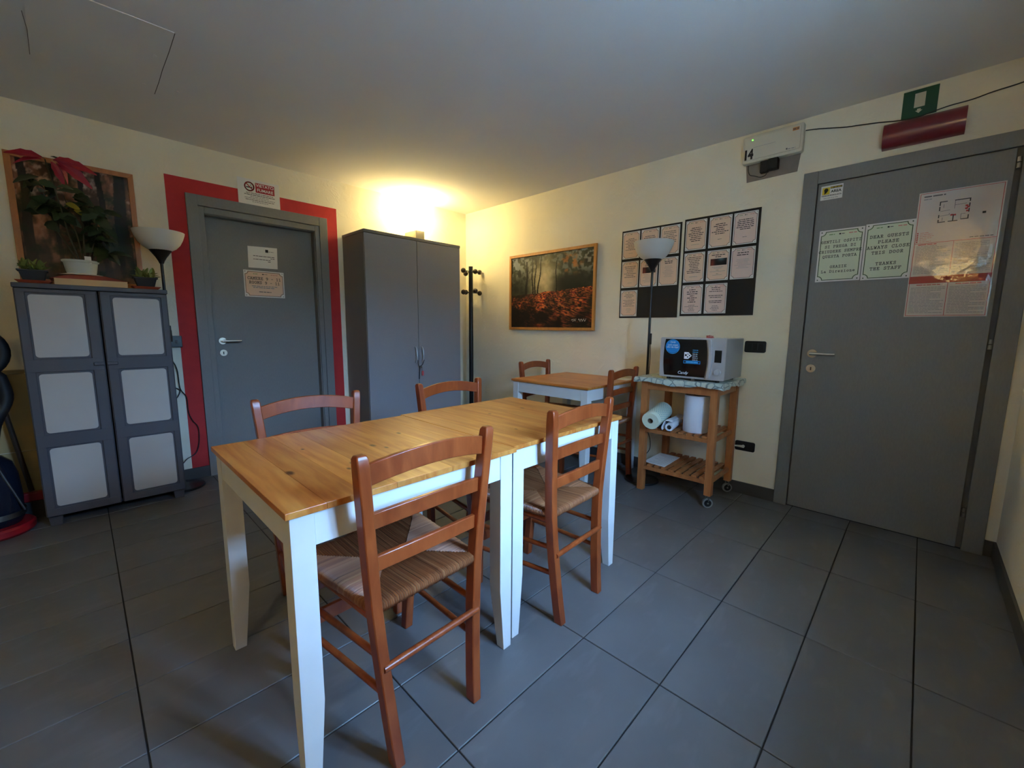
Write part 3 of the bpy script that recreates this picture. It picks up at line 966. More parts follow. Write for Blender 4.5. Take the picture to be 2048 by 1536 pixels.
# ------------------------------------------------------------------ coat stand
cs = thing('coat_stand', (-0.150, -0.262, 0), 'black metal coat stand between the wardrobe and the corner', 'coat stand')
cx, cyy = -0.150, -0.262
mb = MB().tube([(cx, cyy, 0.03), (cx, cyy, 1.06)], 0.0245, 'black_metal', 18).tube([(cx, cyy, 1.06), (cx, cyy, 1.815)], 0.0235, 'black_metal', 18)
mb.build('pole', cs)
MB().lathe([(0.001, 0), (0.135, 0), (0.135, 0.012), (0.06, 0.026), (0.03, 0.034), (0.001, 0.034)], (cx, cyy, 0), 'black_metal', 28).build('base', cs)
mat('knob_brown', (52, 42, 34), 0.35)
for z, lst in ((1.762, ((-10, 0.0), (80, -0.02), (185, 0.0), (255, -0.02))), (1.535, ((-10, 0), (80, 0.02), (185, 0), (255, 0.02)))):
    for an, dz in lst:
        a = math.radians(an)
        dx, dy = math.cos(a), math.sin(a)
        e = (cx + dx * 0.112, cyy + dy * 0.112, z + dz * 0.6)
        mb = MB().tube([(cx, cyy, z), (cx + dx * 0.105, cyy + dy * 0.105, z + dz * 0.6)], 0.0055, 'black_metal', 8)
        mb.build('hook_arm', cs)
        MB().sphere(e, 0.027, 'knob_brown', 14).build('hook_knob', cs)

# ------------------------------------------------------------------ wall uplight above the wardrobe
mat('lit_glass', (255, 240, 205), 0.5, emit=((255, 234, 168), 16.0))
mat('sconce_metal', (150, 140, 120), 0.45, 0.5)
SX, SY = -0.748, -0.150
sc = thing('wall_light', (SX, 0, 2.03), 'glowing warm glass bowl wall uplight above the grey wardrobe', 'wall light')
mb = MB().box((SX - 0.05, -0.20, 2.02), (SX + 0.05, -0.002, 2.105), 'sconce_metal')
mb.build('bracket', sc, 0.004)
prof = [(0.045, 2.106), (0.078, 2.114), (0.104, 2.136), (0.122, 2.175), (0.134, 2.225), (0.142, 2.285), (0.148, 2.350)]
prof += [(r - 0.006, z) for r, z in reversed(prof)]
MB().lathe(prof, (SX, SY, 0), 'lit_glass', 36).build('glass_bowl', sc)
ld = bpy.data.lights.new('bulb', 'POINT')
ld.energy = 26
ld.color = (1.0, 0.86, 0.50)
ld.shadow_soft_size = 0.045
lo = bpy.data.objects.new('bulb', ld)
COL.objects.link(lo)
lo.parent = sc
lo.location = (0, SY, 2.225 - 2.03)

# ------------------------------------------------------------------ floor lamps
mat('lamp_white', (226, 224, 218), 0.35, trans=0.25)
def floor_lamp(x, y, label):
    t = thing('floor_lamp', (x, y, 0), label, 'floor lamp', 'black floor lamps with white bowl shades')
    MB().lathe([(0.001, 0), (0.124, 0), (0.128, 0.006), (0.122, 0.014), (0.05, 0.024), (0.018, 0.03), (0.001, 0.03)], (x, y, 0), 'black_metal', 32).build('base', t)
    MB().tube([(x, y, 0.02), (x, y, 1.572)], 0.0088, 'black_metal', 12).build('pole', t)
    MB().lathe([(0.012, 1.567), (0.017, 1.582), (0.030, 1.607), (0.052, 1.640), (0.062, 1.654), (0.001, 1.656)], (x, y, 0), 'black_plastic', 28).build('shade_holder', t)
    pr = [(0.060, 1.652), (0.088, 1.670), (0.110, 1.697), (0.126, 1.730), (0.135, 1.757), (0.139, 1.774)]
    pr += [(r - 0.004, z + 0.001) for r, z in reversed(pr)] + [(0.001, 1.657)]
    MB().lathe(pr, (x, y, 0), 'lamp_white', 36).build('lamp_shade', t)
    MB().tube([(x + 0.006, y - 0.008, 1.045), (x + 0.006, y - 0.008, 1.125)], 0.0105, 'black_plastic', 8).build('foot_switch' if False else 'cord_switch', t)
    return t
fl1 = floor_lamp(-0.268, -2.424, 'black floor lamp with white bowl shade in front of the left notice board')
mb = MB().tube(smooth_path([(-0.262, -2.432, 1.12), (-0.258, -2.436, 0.95), (-0.262, -2.434, 0.8), (-0.258, -2.436, 0.55), (-0.255, -2.436, 0.42), (-0.2, -2.44, 0.32), (-0.19, -2.44, 0.24), (-0.24, -2.436, 0.205), (-0.258, -2.434, 0.21)], 6), 0.0028, 'cable_black', 6)
mb.build('cord', fl1)
fl2 = floor_lamp(-2.770, -0.160, 'black floor lamp with white bowl shade beside the plastic cupboard')
mb = MB().tube(smooth_path([(-2.760, -0.03, 0.93), (-2.728, -0.02, 0.84), (-2.72, -0.015, 0.70), (-2.688, -0.015, 0.63), (-2.685, -0.015, 0.52), (-2.665, -0.015, 0.45), (-2.635, -0.015, 0.39), (-2.640, -0.015, 0.27), (-2.665, -0.02, 0.20), (-2.72, -0.03, 0.17), (-2.755, -0.10, 0.16)], 6), 0.0032, 'cable_black', 6)
mb.tube(smooth_path([(-2.752, -0.02, 0.71), (-2.722, -0.016, 0.685), (-2.735, -0.016, 0.645), (-2.755, -0.02, 0.62)], 5), 0.003, 'cable_black', 6)
mb.build('cord', fl2)
# ------------------------------------------------------------------ plastic cupboard with six pale panels
mat('cab_grey', (74, 72, 76), 0.55, bump=(300, 0.1, 0.001))
mat('cab_panel', (180, 174, 166), 0.5)
cb = thing('storage_cupboard', (-3.105, -0.215, 0), 'dark grey plastic cupboard with six pale panels below the plants', 'cupboard')
x0, x1 = -3.424, -2.790
mb = MB().box((x0, -0.385, 0.064), (x0 + 0.02, -0.02, 1.35), 'cab_grey').box((x1 - 0.02, -0.385, 0.064), (x1, -0.02, 1.35), 'cab_grey')
mb.box((x0 + 0.02, -0.04, 0.064), (x1 - 0.02, -0.02, 1.35), 'cab_grey').box((x0 + 0.02, -0.385, 0.064), (x1 - 0.02, -0.04, 0.085), 'cab_grey')
mb.build('body', cb, 0.003)
MB().box((x0 - 0.004, -0.418, 1.352), (x1 + 0.004, -0.016, 1.378), 'cab_grey').build('top', cb, 0.004)
for fx in (x0 + 0.004, x1 - 0.064):
    for fy in (-0.38, -0.09):
        MB().hexa([(fx + 0.006, fy + 0.004, 0), (fx + 0.054, fy + 0.004, 0), (fx + 0.054, fy + 0.05, 0), (fx + 0.006, fy + 0.05, 0)], [(fx, fy, 0.063), (fx + 0.06, fy, 0.063), (fx + 0.06, fy + 0.055, 0.063), (fx, fy + 0.055, 0.063)], 'cab_grey').build('foot', cb, 0.003)
for a0, a1, pa in ((x0, -3.107, (-3.376, -3.168)), (-3.101, x1, (-3.044, -2.831))):
    dr = MB().box((a0, -0.408, 0.068), (a1, -0.387, 1.349), 'cab_grey').build('door', cb, 0.004)
    # raised stiles and rails round the panels
    for z0, z1 in ((0.122, 0.462), (0.550, 0.884), (0.976, 1.318)):
        k = 0.010
        fl = -1 if pa[0] < -3.1 else 1
        q = rrect(pa[0], pa[1], z0, z1, 0.016)
        MB().prism(FL, q, 0.408, 0.4115, 'cab_panel').build('panel', dr)
    for z0, z1 in ((0.068, 0.115), (0.470, 0.542), (0.894, 0.966), (1.328, 1.349)):
        MB().fbox(FL, a0 + 0.004, a1 - 0.004, z0, z1, 0.4085, 0.416, 'cab_grey').build('rail', dr, 0.003)
    for sa, sb in ((a0 + 0.004, pa[0] - 0.008), (pa[1] + 0.008, a1 - 0.004)):
        MB().fbox(FL, sa, sb, 0.069, 1.348, 0.4083, 0.4155, 'cab_grey').build('stile', dr, 0.003)
    xl = -3.132 if pa[0] < -3.1 else -3.076
    MB().fbox(FL, xl - 0.024, xl + 0.024, 0.921, 0.941, 0.4162, 0.428, 'cab_grey').build('latch', dr, 0.004)

# ------------------------------------------------------------------ things on the cupboard
ZT = 1.378
mat('cardboard', (196, 160, 112), 0.8)
mb = MB().box((-3.270, -0.400, ZT), (-2.968, -0.115, ZT + 0.036), 'cardboard')
mb.build('flat_box', label='flat beige box on the cupboard under the white flower pot', cat='box', bevel=0.0015)
mat('rust_cloth', (138, 56, 40), 0.9, bump=(60, 0.4, 0.004))
zb = ZT + 0.0365
mb = MB().hexa([(-3.290, -0.37, zb), (-2.955, -0.37, zb), (-2.955, -0.12, zb), (-3.290, -0.12, zb)], [(-3.20, -0.30, zb + 0.032), (-3.06, -0.30, zb + 0.032), (-3.06, -0.15, zb + 0.032), (-3.20, -0.15, zb + 0.032)], 'rust_cloth')
mb.build('cloth', label='rust-red cloth lying on the beige box under the pot', cat='cloth', bevel=0.003)
mat('doily_white', (222, 214, 206), 0.9)
zd = zb + 0.0390
mb = MB()
fan = [(-3.155 + 0.105 * math.cos(k) * (1 + 0.05 * math.cos(16 * k)), -0.232 + 0.085 * math.sin(k) * (1 + 0.05 * math.cos(16 * k))) for k in np.linspace(0, 2 * math.pi, 65)[:-1]]
vs = [(-3.155, -0.232, zd + 0.004)] + [(-3.155 + (a + 3.155) * 0.55, -0.232 + (b + 0.232) * 0.55, zd + 0.004) for a, b in fan] + [(a, b, zd - 0.006) for a, b in fan] 
fs = [(0, 1 + i, 1 + (i + 1) % 64) for i in range(64)] + [(1 + i, 65 + i, 65 + (i + 1) % 64, 1 + (i + 1) % 64) for i in range(64)]
mb.add(vs, fs, 'doily_white', True)
mb.build('doily', label='white doily under the oval flower pot', cat='doily')
# poinsettia in an oval pale pot
zp = zd + 0.0045
pc = (-3.155, -0.225)
mat('pot_pale', (188, 192, 184), 0.45)
mat('soil', (44, 32, 24), 0.95, bump=(80, 0.8, 0.006))
mat('stem_brown', (62, 56, 38), 0.7)
mat('leaf_green', (36, 52, 24), 0.5, rnd=0.3)
mat('leaf_yellow', (150, 132, 34), 0.55)
mat('bract_red', (150, 16, 38), 0.5, rnd=0.15)
pl = thing('potted_poinsettia', (pc[0], pc[1], zp), 'tall leggy plant with red drooping top leaves in a pale oval pot', 'plant')
pr = [(0.001, 0.002), (0.062, 0.0), (0.066, 0.01), (0.074, 0.062), (0.080, 0.066), (0.081, 0.076), (0.076, 0.078), (0.072, 0.066), (0.066, 0.058)]
pot = MB().lathe(pr, (pc[0], pc[1], zp), 'pot_pale', 36, sy=0.78).build('pot', pl)
MB().lathe([(0.001, 0.066), (0.0715, 0.064)], (pc[0], pc[1], zp), 'soil', 24, sy=0.78).build('soil', pl)
MB().box((pc[0] + 0.018, pc[1] - 0.05, zp + 0.06), (pc[0] + 0.046, pc[1] - 0.046, zp + 0.10), 'lamp_white').build('plant_tag', pl)
def leaf_mesh(name, m, ln, wd, droop, fold=0.2, lobed=False):
    mb = MB()
    n = 7
    vs = []
    for i in range(n + 1):
        t = i / n
        wv = wd * (math.sin(math.pi * min(1, t * 0.92 + 0.04)) ** 0.8) * (1 - 0.25 * t)
        if lobed and i in (2, 4):
            wv *= 1.25
        z = -droop * t * t
        vs += [(t * ln, -wv, z + wv * fold), (t * ln, 0, z), (t * ln, wv, z + wv * fold)]
    fs = []
    for i in range(n):
        for k in range(2):
            a = i * 3 + k
            fs.append((a, a + 3, a + 4, a + 1))
    mb.add(vs, fs, m, True)
    return mb.mesh(name)
LG = leaf_mesh('leaf', 'leaf_green', 0.085, 0.026, 0.03, lobed=True)
LY = leaf_mesh('leaf', 'leaf_yellow', 0.07, 0.022, 0.02)
LR = leaf_mesh('bract', 'bract_red', 0.145, 0.025, 0.05, 0.35, True)
def put_leaf(me, name, at, az, pitch, sc, par, roll=0):
    o = bpy.data.objects.new(name, me)
    COL.objects.link(o)
    o.parent = par
    o.location = Vector(at) - WLOC[par]
    o.rotation_euler = (roll, -pitch, az)
    o.scale = (sc, sc, sc)
# stems: (points as x, z offsets in the wall-parallel plane; y drift)
stems = [
    [(-0.01, 0, 0.066), (-0.045, 0.01, 0.16), (-0.085, 0.02, 0.26), (-0.10, 0.02, 0.36), (-0.115, 0.0, 0.45)],
    [(0.0, 0.01, 0.066), (-0.03, 0.0, 0.20), (-0.05, -0.02, 0.34), (-0.07, -0.02, 0.48), (-0.085, -0.02, 0.575), (-0.09, -0.03, 0.615)],
    [(0.012, 0, 0.066), (0.0, 0.01, 0.22), (-0.02, 0.01, 0.36), (-0.035, 0.0, 0.44)],
    [(0.02, -0.01, 0.066), (0.025, -0.01, 0.2), (0.03, 0.0, 0.34), (0.03, 0.02, 0.43)],
    [(0.03, 0.0, 0.066), (0.06, 0.0, 0.16), (0.085, 0.01, 0.26), (0.095, 0.02, 0.36)],
]
for st in stems:
    path = smooth_path([(pc[0] + a, pc[1] + b, zp + c) for a, b, c in st], 4)
    k = len(path)
    MB().tube(path, [0.005 - 0.0025 * i / k for i in range(k)], 'stem_brown', 7).build('stem', pl)
rl = random.Random(3)
clus = [(-0.115, 0.44, 6, 0.06), (-0.09, 0.34, 7, 0.06), (-0.05, 0.33, 6, 0.05), (0.03, 0.42, 7, 0.06), (0.02, 0.36, 5, 0.05), (0.095, 0.35, 8, 0.06), (0.085, 0.25, 9, 0.055), (0.06, 0.21, 6, 0.05), (0.12, 0.16, 5, 0.04), (-0.13, 0.50, 4, 0.03)]
for (cxx, czz, n, sp) in clus:
    for k in range(int(n * 1.5)):
        az = rl.uniform(-math.pi, math.pi)
        put_leaf(LG, 'leaf', (pc[0] + cxx + rl.uniform(-sp, sp) * 0.5, pc[1] + rl.uniform(-0.03, 0.04), zp + czz + rl.uniform(-sp, sp)), az, rl.uniform(-0.7, 0.3), rl.uniform(0.8, 1.3), pl, rl.uniform(0.2, 1.2) * (1 if math.cos(az) > 0 else -1))
put_leaf(LY, 'leaf', (pc[0] - 0.03, pc[1] - 0.05, zp + 0.385), math.radians(-20), -0.2, 0.95, pl, -0.9)
put_leaf(LY, 'leaf', (pc[0] + 0.0, pc[1] - 0.045, zp + 0.36), math.radians(10), -0.4, 0.8, pl, -0.7)
tip = (pc[0] - 0.088, pc[1] - 0.03, zp + 0.617)
put_leaf(LG, 'leaf', tip, math.radians(160), 0.4, 0.5, pl)
put_leaf(LG, 'leaf', (tip[0] + 0.02, tip[1], tip[2] + 0.02), math.radians(30), 0.2, 0.5, pl)
for az, pi_, sc_, dx, dz, rl_ in ((183, 0.12, 0.95, -0.012, 0.004, -1.1), (178, -0.15, 0.8, -0.015, -0.006, -0.8), (4, 0.30, 0.85, 0.03, 0.0, 1.0), (-4, -0.05, 1.15, 0.035, 0.004, 1.15), (-10, -0.62, 1.15, 0.045, 0.0, 1.2), (-14, -1.15, 0.80, 0.022, -0.01, 1.1), (12, -0.95, 0.72, 0.04, -0.012, 0.9)):
    put_leaf(LR, 'bract', (tip[0] + dx, tip[1] - 0.005, tip[2] + dz), math.radians(az), pi_, sc_, pl, rl_)
# two small succulents in black planters on terracotta saucers
mat('terracotta', (150, 58, 28), 0.7)
mat('planter_black', (24, 23, 22), 0.6)
mat('succulent', (112, 120, 52), 0.5, rnd=0.2)
SL = leaf_mesh('leaf', 'succulent', 0.042, 0.011, 0.002, 0.5)
def small_planter(xc, yc, where):
    s = MB().hexa([(xc - 0.052, yc - 0.04, ZT), (xc + 0.052, yc - 0.04, ZT), (xc + 0.052, yc + 0.04, ZT), (xc - 0.052, yc + 0.04, ZT)], [(xc - 0.070, yc - 0.055, ZT + 0.017), (xc + 0.070, yc - 0.055, ZT + 0.017), (xc + 0.070, yc + 0.055, ZT + 0.017), (xc - 0.070, yc + 0.055, ZT + 0.017)], 'terracotta')
    s.build('saucer', label='terracotta saucer under the small black planter ' + where, cat='saucer', group='terracotta saucers on the cupboard', bevel=0.0015)
    z = ZT + 0.0175
    t = thing('potted_succulent', (xc, yc, z), 'small green succulent in a black planter ' + where, 'plant', 'small succulents on the cupboard')
    mb = MB().hexa([(xc - 0.040, yc - 0.03, z), (xc + 0.040, yc - 0.03, z), (xc + 0.040, yc + 0.03, z), (xc - 0.040, yc + 0.03, z)], [(xc - 0.052, yc - 0.042, z + 0.048), (xc + 0.052, yc - 0.042, z + 0.048), (xc + 0.052, yc + 0.042, z + 0.048), (xc - 0.052, yc + 0.042, z + 0.048)], 'planter_black')
    mb.box((xc - 0.058, yc - 0.048, z + 0.048), (xc + 0.058, yc + 0.048, z + 0.056), 'planter_black')
    mb.build('planter', t, 0.0015)
    for k in range(34):
        put_leaf(SL, 'leaf', (xc + rl.uniform(-0.04, 0.04), yc + rl.uniform(-0.03, 0.03), z + 0.055), rl.uniform(0, 6.28), rl.uniform(0.3, 1.4), rl.uniform(0.9, 1.6), t)
small_planter(-3.346, -0.342, 'at the left end of the cupboard')
small_planter(-2.880, -0.342, 'at the right end of the cupboard')

# ------------------------------------------------------------------ floor machine half seen at the left edge
mat('vac_black', (20, 20, 22), 0.6)
mat('vac_blue', (24, 30, 44), 0.22)
mat('vac_red', (158, 24, 34), 0.35)
vc = thing('vacuum_cleaner', (-3.62, -0.30, 0), 'black drum vacuum cleaner with a red base left of the cupboard', 'vacuum cleaner')
MB().lathe([(0.001, 0.0), (0.135, 0.0), (0.15, 0.015), (0.152, 0.045), (0.142, 0.056), (0.001, 0.056)], (-3.62, -0.30, 0), 'vac_red', 36).build('base_bumper', vc)
MB().lathe([(0.10, 0.057), (0.112, 0.08), (0.118, 0.2), (0.112, 0.33), (0.095, 0.40), (0.06, 0.44), (0.001, 0.45)], (-3.62, -0.30, 0), 'vac_blue', 32).build('drum', vc)
MB().tube([(-3.50, -0.365, 0.13), (-3.575, -0.405, 0.42)], 0.006, 'dull_steel', 8).build('clasp_bar', vc)
MB().lathe([(0.121, 0.10), (0.123, 0.13)], (-3.62, -0.30, 0), 'dull_steel', 32).build('trim_ring', vc)
ring = [(-3.61 + 0.105 * math.cos(a), -0.22, 1.005 + 0.115 * math.sin(a)) for a in np.linspace(-1.1, math.pi + 0.6, 22)]
hose = smooth_path([(-3.60, -0.28, 0.44), (-3.575, -0.24, 0.6), (-3.52, -0.22, 0.74), (-3.53, -0.22, 0.86)], 5) + [Vector(p) for p in ring]
MB().tube(hose, 0.030, 'vac_black', 12).build('hose', vc)
mat('mop_brown', (58, 44, 30), 0.7)
bs = thing('broom', (-3.44, -0.11, 0), 'dark broom leaning behind the vacuum cleaner', 'broom')
MB().tube([(-3.485, -0.11, 0.16), (-3.60, -0.035, 1.10)], 0.012, 'mop_brown', 10).build('handle', bs)
MB().box((-3.55, -0.135, 0.10), (-3.435, -0.095, 0.155), 'vac_red').build('head', bs, 0.006)
MB().hexa([(-3.56, -0.16, 0.0), (-3.43, -0.16, 0.0), (-3.43, -0.07, 0.0), (-3.56, -0.07, 0.0)], [(-3.55, -0.135, 0.10), (-3.435, -0.135, 0.10), (-3.435, -0.095, 0.10), (-3.55, -0.095, 0.10)], 'vac_black').build('bristles', bs)

# ------------------------------------------------------------------ kitchen trolley
CWD = 'cart_wood'
tl = thing('kitchen_trolley', (-0.235, -2.725, 0), 'wooden kitchen trolley with two shelves carrying the microwave', 'trolley')
cx0, cx1, cy0, cy1 = -0.452, -0.022, -2.990, -2.478      # outer leg faces
lw = 0.044
mat('rubber_grey', (138, 138, 136), 0.6)
for (lx, ly, caster) in ((cx0, cy0, True), (cx0, cy1 - lw, False), (cx1 - lw, cy0, True), (cx1 - lw, cy1 - lw, False)):
    zb_ = 0.085 if caster else 0.0
    MB().box((lx, ly, zb_), (lx + lw, ly + lw, 0.793), CWD).build('leg', tl, 0.002)
    if caster:
        c = Vector((lx + lw / 2, ly + lw / 2, 0))
        k = MB().box((c.x - 0.012, c.y - 0.012, 0.045), (c.x + 0.012, c.y - 0.008, 0.084), 'dull_steel').box((c.x - 0.012, c.y + 0.008, 0.045), (c.x + 0.012, c.y + 0.012, 0.084), 'dull_steel')
        k.box((c.x - 0.014, c.y - 0.014, 0.080), (c.x + 0.014, c.y + 0.014, 0.0845), 'dull_steel')
        k.build('caster_fork', tl)
        # wheel axle runs along the view so the disc shows
        wa = Vector((0.78, 0.62, 0)).normalized()
        wc = Vector((c.x, c.y, 0.032))
        m_ = MB()
        m_.tube([wc - wa * 0.0075, wc + wa * 0.0075], 0.032, 'rubber_grey', 24)
        whl = m_.build('wheel', tl)
        MB().tube([wc - wa * 0.0085, wc + wa * 0.0085], 0.023, 'black_plastic', 20).build('hub', whl)
        MB().tube([wc - wa * 0.013, wc + wa * 0.013], 0.006, 'dull_steel', 10).build('axle', whl)
for x in (cx0 + 0.006, cx1 - 0.026):
    MB().box((x, cy0 + lw, 0.738), (x + 0.02, cy1 - lw, 0.793), CWD).build('apron', tl, 0.0015)
for y in (cy0 + 0.006, cy1 - 0.026):
    MB().box((cx0 + lw, y, 0.738), (cx1 - lw, y + 0.02, 0.793), CWD).build('apron', tl, 0.0015)
MB().box((cx0 - 0.03, cy0 - 0.028, 0.7935), (cx1 + 0.012, cy1 + 0.03, 0.822), CWD).build('top', tl, 0.002)
for z in (0.432, 0.158):
    for x in (cx0 + 0.004, cx1 - 0.026):
        MB().box((x, cy0 + lw, z), (x + 0.022, cy1 - lw, z + 0.026), CWD).build('shelf_rail', tl, 0.0015)
    n = 8
    for k in range(n):
        yy = cy0 + lw + 0.004 + k * (cy1 - cy0 - 2 * lw - 0.008) / n
        MB().box((cx0 + 0.008, yy, z + 0.0265), (cx1 - 0.004, yy + 0.033, z + 0.040), CWD).build('slat', tl, 0.001)
    for y in (cy0 + 0.012, cy1 - 0.032):
        MB().box((cx0 + lw, y, z), (cx1 - lw, y + 0.018, z + 0.026), CWD).build('cross_rail', tl, 0.0015)
# oilcloth with a grey-green marbled print, hanging over the edge in waves
def oilcloth():
    m = bpy.data.materials.new('oilcloth')
    m.use_nodes = True
    nt = m.node_tree
    b = nt.nodes['Principled BSDF']
    b.inputs['Roughness'].default_value = 0.35
    tc = nt.nodes.new('ShaderNodeTexCoord')
    v = nt.nodes.new('ShaderNodeTexVoronoi')
    v.feature = 'DISTANCE_TO_EDGE'
    v.inputs['Scale'].default_value = 17
    n = nt.nodes.new('ShaderNodeTexNoise')
    n.inputs['Scale'].default_value = 26
    n.inputs['Detail'].default_value = 4
    nt.links.new(tc.outputs['Object'], n.inputs['Vector'])
    nt.links.new(tc.outputs['Object'], v.inputs['Vector'])
    r = nt.nodes.new('ShaderNodeValToRGB')
    r.color_ramp.elements[0].position = 0.0
    r.color_ramp.elements[0].color = L(72, 92, 96)
    r.color_ramp.elements[1].position = 0.07
    r.color_ramp.elements[1].color = L(196, 204, 190)
    nt.links.new(v.outputs['Distance'], r.inputs[0])
    mx = nt.nodes.new('ShaderNodeMix')
    mx.data_type = 'RGBA'
    mr = nt.nodes.new('ShaderNodeMapRange')
    mr.inputs[1].default_value = 0.5
    mr.inputs[2].default_value = 0.7
    mr.inputs[4].default_value = 0.7
    nt.links.new(n.outputs[0], mr.inputs[0])
    nt.links.new(mr.outputs[0], mx.inputs[0])
    nt.links.new(r.outputs[0], mx.inputs[6])
    mx.inputs[7].default_value = L(142, 168, 168)
    nt.links.new(mx.outputs[2], b.inputs['Base Color'])
    MATS['oilcloth'] = m
oilcloth()
mb = MB()
ox0, ox1, oy0, oy1 = cx0 - 0.034, cx1 + 0.012, cy0 - 0.033, cy1 + 0.034
ring0 = []
def edge_pts(n):
    out = []
    for (p, q) in (((ox0, oy1), (ox0, oy0)), ((ox0, oy0), (ox1, oy0)), ((ox1, oy0), (ox1, oy1)), ((ox1, oy1), (ox0, oy1))):
        for k in range(n):
            t = k / n
            out.append((p[0] + (q[0] - p[0]) * t, p[1] + (q[1] - p[1]) * t))
    return out
ep = edge_pts(24)
N = len(ep)
ccx, ccy = (ox0 + ox1) / 2, (oy0 + oy1) / 2
vs = []
for i, (a, b) in enumerate(ep):
    vs.append((a, b, 0.8245))
for i, (a, b) in enumerate(ep):
    w_ = 1 + 0.012 * math.sin(i * 0.9)
    vs.append((ccx + (a - ccx) * (w_ + 0.022) if a < ccx else a, ccy + (b - ccy) * (w_ + 0.022), 0.812))
for i, (a, b) in enumerate(ep):
    w_ = 1 + 0.016 * math.sin(i * 0.9 + 0.5)
    vs.append((ccx + (a - ccx) * (w_ + 0.020) if a < ccx else a, ccy + (b - ccy) * (w_ + 0.020), 0.789 + 0.007 * math.sin(i * 0.41) - 0.003 * math.sin(i * 1.3)))
fs = [tuple(range(N))]
for r_ in range(2):
    for i in range(N):
        j = (i + 1) % N
        fs.append((r_ * N + i, (r_ + 1) * N + i, (r_ + 1) * N + j, r_ * N + j))
mb.add(vs, fs, 'oilcloth', True)
oc = mb.build('tablecloth', label='grey-green marbled oilcloth covering the trolley top', cat='tablecloth', sharp=60)

# ---- microwave
mat('mw_silver', (196, 196, 198), 0.3, 0.35)
mat('mw_case', (170, 172, 176), 0.34, 0.35)
mat('mw_glass', (8, 8, 12), 0.08)
mat('mw_blue', (28, 138, 208), 0.4)
mat('mw_white', (232, 232, 236), 0.5)
ZM = 0.8255
mwv = thing('microwave_oven', (-0.28, -2.81, ZM), 'silver microwave oven with black door on the wooden trolley', 'microwave')
FM = Frame((-0.452, 0, 0), (0, -1, 0), (0, 0, 1))     # front face
a0, a1 = 2.606, 3.020
zb0, zb1 = ZM + 0.016, ZM + 0.016 + 0.262
MB().box((-0.442, -a1, zb0 + 0.003), (-0.115, -a0, zb1 - 0.002), 'mw_case').build('case', mwv, 0.003)
for fx in (-0.42, -0.15):
    for fy in (-a1 + 0.05, -a0 - 0.05):
        MB().cyl((fx, fy, ZM), (fx, fy, zb0 + 0.004), 0.013, 'black_plastic', 14).build('foot', mwv)
def barrel(a_l, a_r, z0, z1, dip, n=8):
    left = [(a_l + dip * (1 - (2 * k / n - 1) ** 2), z1 + (z0 - z1) * k / n) for k in range(n + 1)]
    return left
fr = MB().prism(FM, rrect(a0, a1, zb0, zb1, 0.008), -0.0095, 0.006, 'mw_silver')
fr.build('front_panel', mwv)
n = 10
lft = [(2.641 - 0.010 * (1 - (2 * k / n - 1) ** 2), (zb1 - 0.010) + (zb0 + 0.012 - zb1 + 0.010) * k / n) for k in range(n + 1)]
rgt = [(2.902 + 0.012 * (1 - (2 * k / n - 1) ** 2), zb0 + 0.012 + (zb1 - 0.010 - zb0 - 0.012) * k / n) for k in range(n + 1)]
door = MB().prism(FM, lft + rgt, 0.006, 0.009, 'mw_glass').build('door_glass', mwv)
hb = [(2.912 + 0.012 * (1 - (2 * k / n - 1) ** 2), zb0 + 0.008 + (zb1 - zb0 - 0.016) * k / n) for k in range(n + 1)]
ha = [(p + 0.022, q) for p, q in reversed(hb)]
MB().prism(FM, hb + ha, 0.006, 0.020, 'mw_silver').build('handle', mwv, 0.003)
MB().fbox(FM, 2.957, 2.998, zb0 + 0.112, zb0 + 0.188, 0.006, 0.0068, 'mw_glass').build('display', mwv)
mb = MB().tube([FM.p(2.979, zb0 + 0.052, 0.006), FM.p(2.979, zb0 + 0.052, 0.018), FM.p(2.979, zb0 + 0.052, 0.023)], [0.021, 0.020, 0.016], 'mw_silver', 24)
mb.build('dial', mwv)
# stickers on the door glass
sk = MB().prism(FM, arc((2.690, zb0 + 0.202), 0.048, 0, 2 * math.pi, 36)[:-1], 0.009, 0.0096, 'mw_blue')
skc = MB()
sk_o = sk.build('round_sticker', door, label='round blue sticker')
sans(skc, FM, 'Candy', 2.690, zb0 + 0.232, 0.0135, 0.0099, 'mw_white', shear=0.2, bold=0.0003)
sans(skc, FM, "Let's meet", 2.690, zb0 + 0.213, 0.0165, 0.0099, 'mw_white', shear=0.1, bold=0.0003)
sans(skc, FM, 'also via App!', 2.690, zb0 + 0.199, 0.0155, 0.0099, 'mw_white', shear=0.1, bold=0.0003)
skc.line(FM, arc((2.690, zb0 + 0.202), 0.043, math.pi * 1.25, math.pi * 1.75, 8), 0.002, 0.0099, 'ink_black')
skc.line(FM, arc((2.690, zb0 + 0.202), 0.0470, 0, 2 * math.pi, 36), 0.0015, 0.0099, mat('mw_bluelight', (90, 180, 230), 0.4))
skc.build('sticker_print', door)
st = MB()
st.poly(FM, [(2.769, zb0 + 0.126), (2.796, zb0 + 0.126), (2.818, zb0 + 0.148), (2.796, zb0 + 0.170), (2.769, zb0 + 0.170)], 0.0096, 'mw_white')
for a, b, r_ in ((2.780, 0.150, 0.006), (2.793, 0.157, 0.003), (2.792, 0.139, 0.004), (2.804, 0.148, 0.004)):
    st.quad(FM, a - r_, a + r_, zb0 + b - r_, zb0 + b + r_, 0.0099, 'ink_black')
for k in range(6):
    word_bars(st, FM, 2.822, 2.862, zb0 + 0.184 - k * 0.0125, 0.004, 0.0096, 'mw_white' if k > 1 else 'mw_bluelight', 0.85, False, (3, 6))
st.fbox(FM, 2.766, 2.874, zb0 + 0.096, zb0 + 0.116, 0.0091, 0.0096, 'mw_blue')
st.quad(FM, 2.770, 2.782, zb0 + 0.100, zb0 + 0.112, 0.0099, 'ink_black')
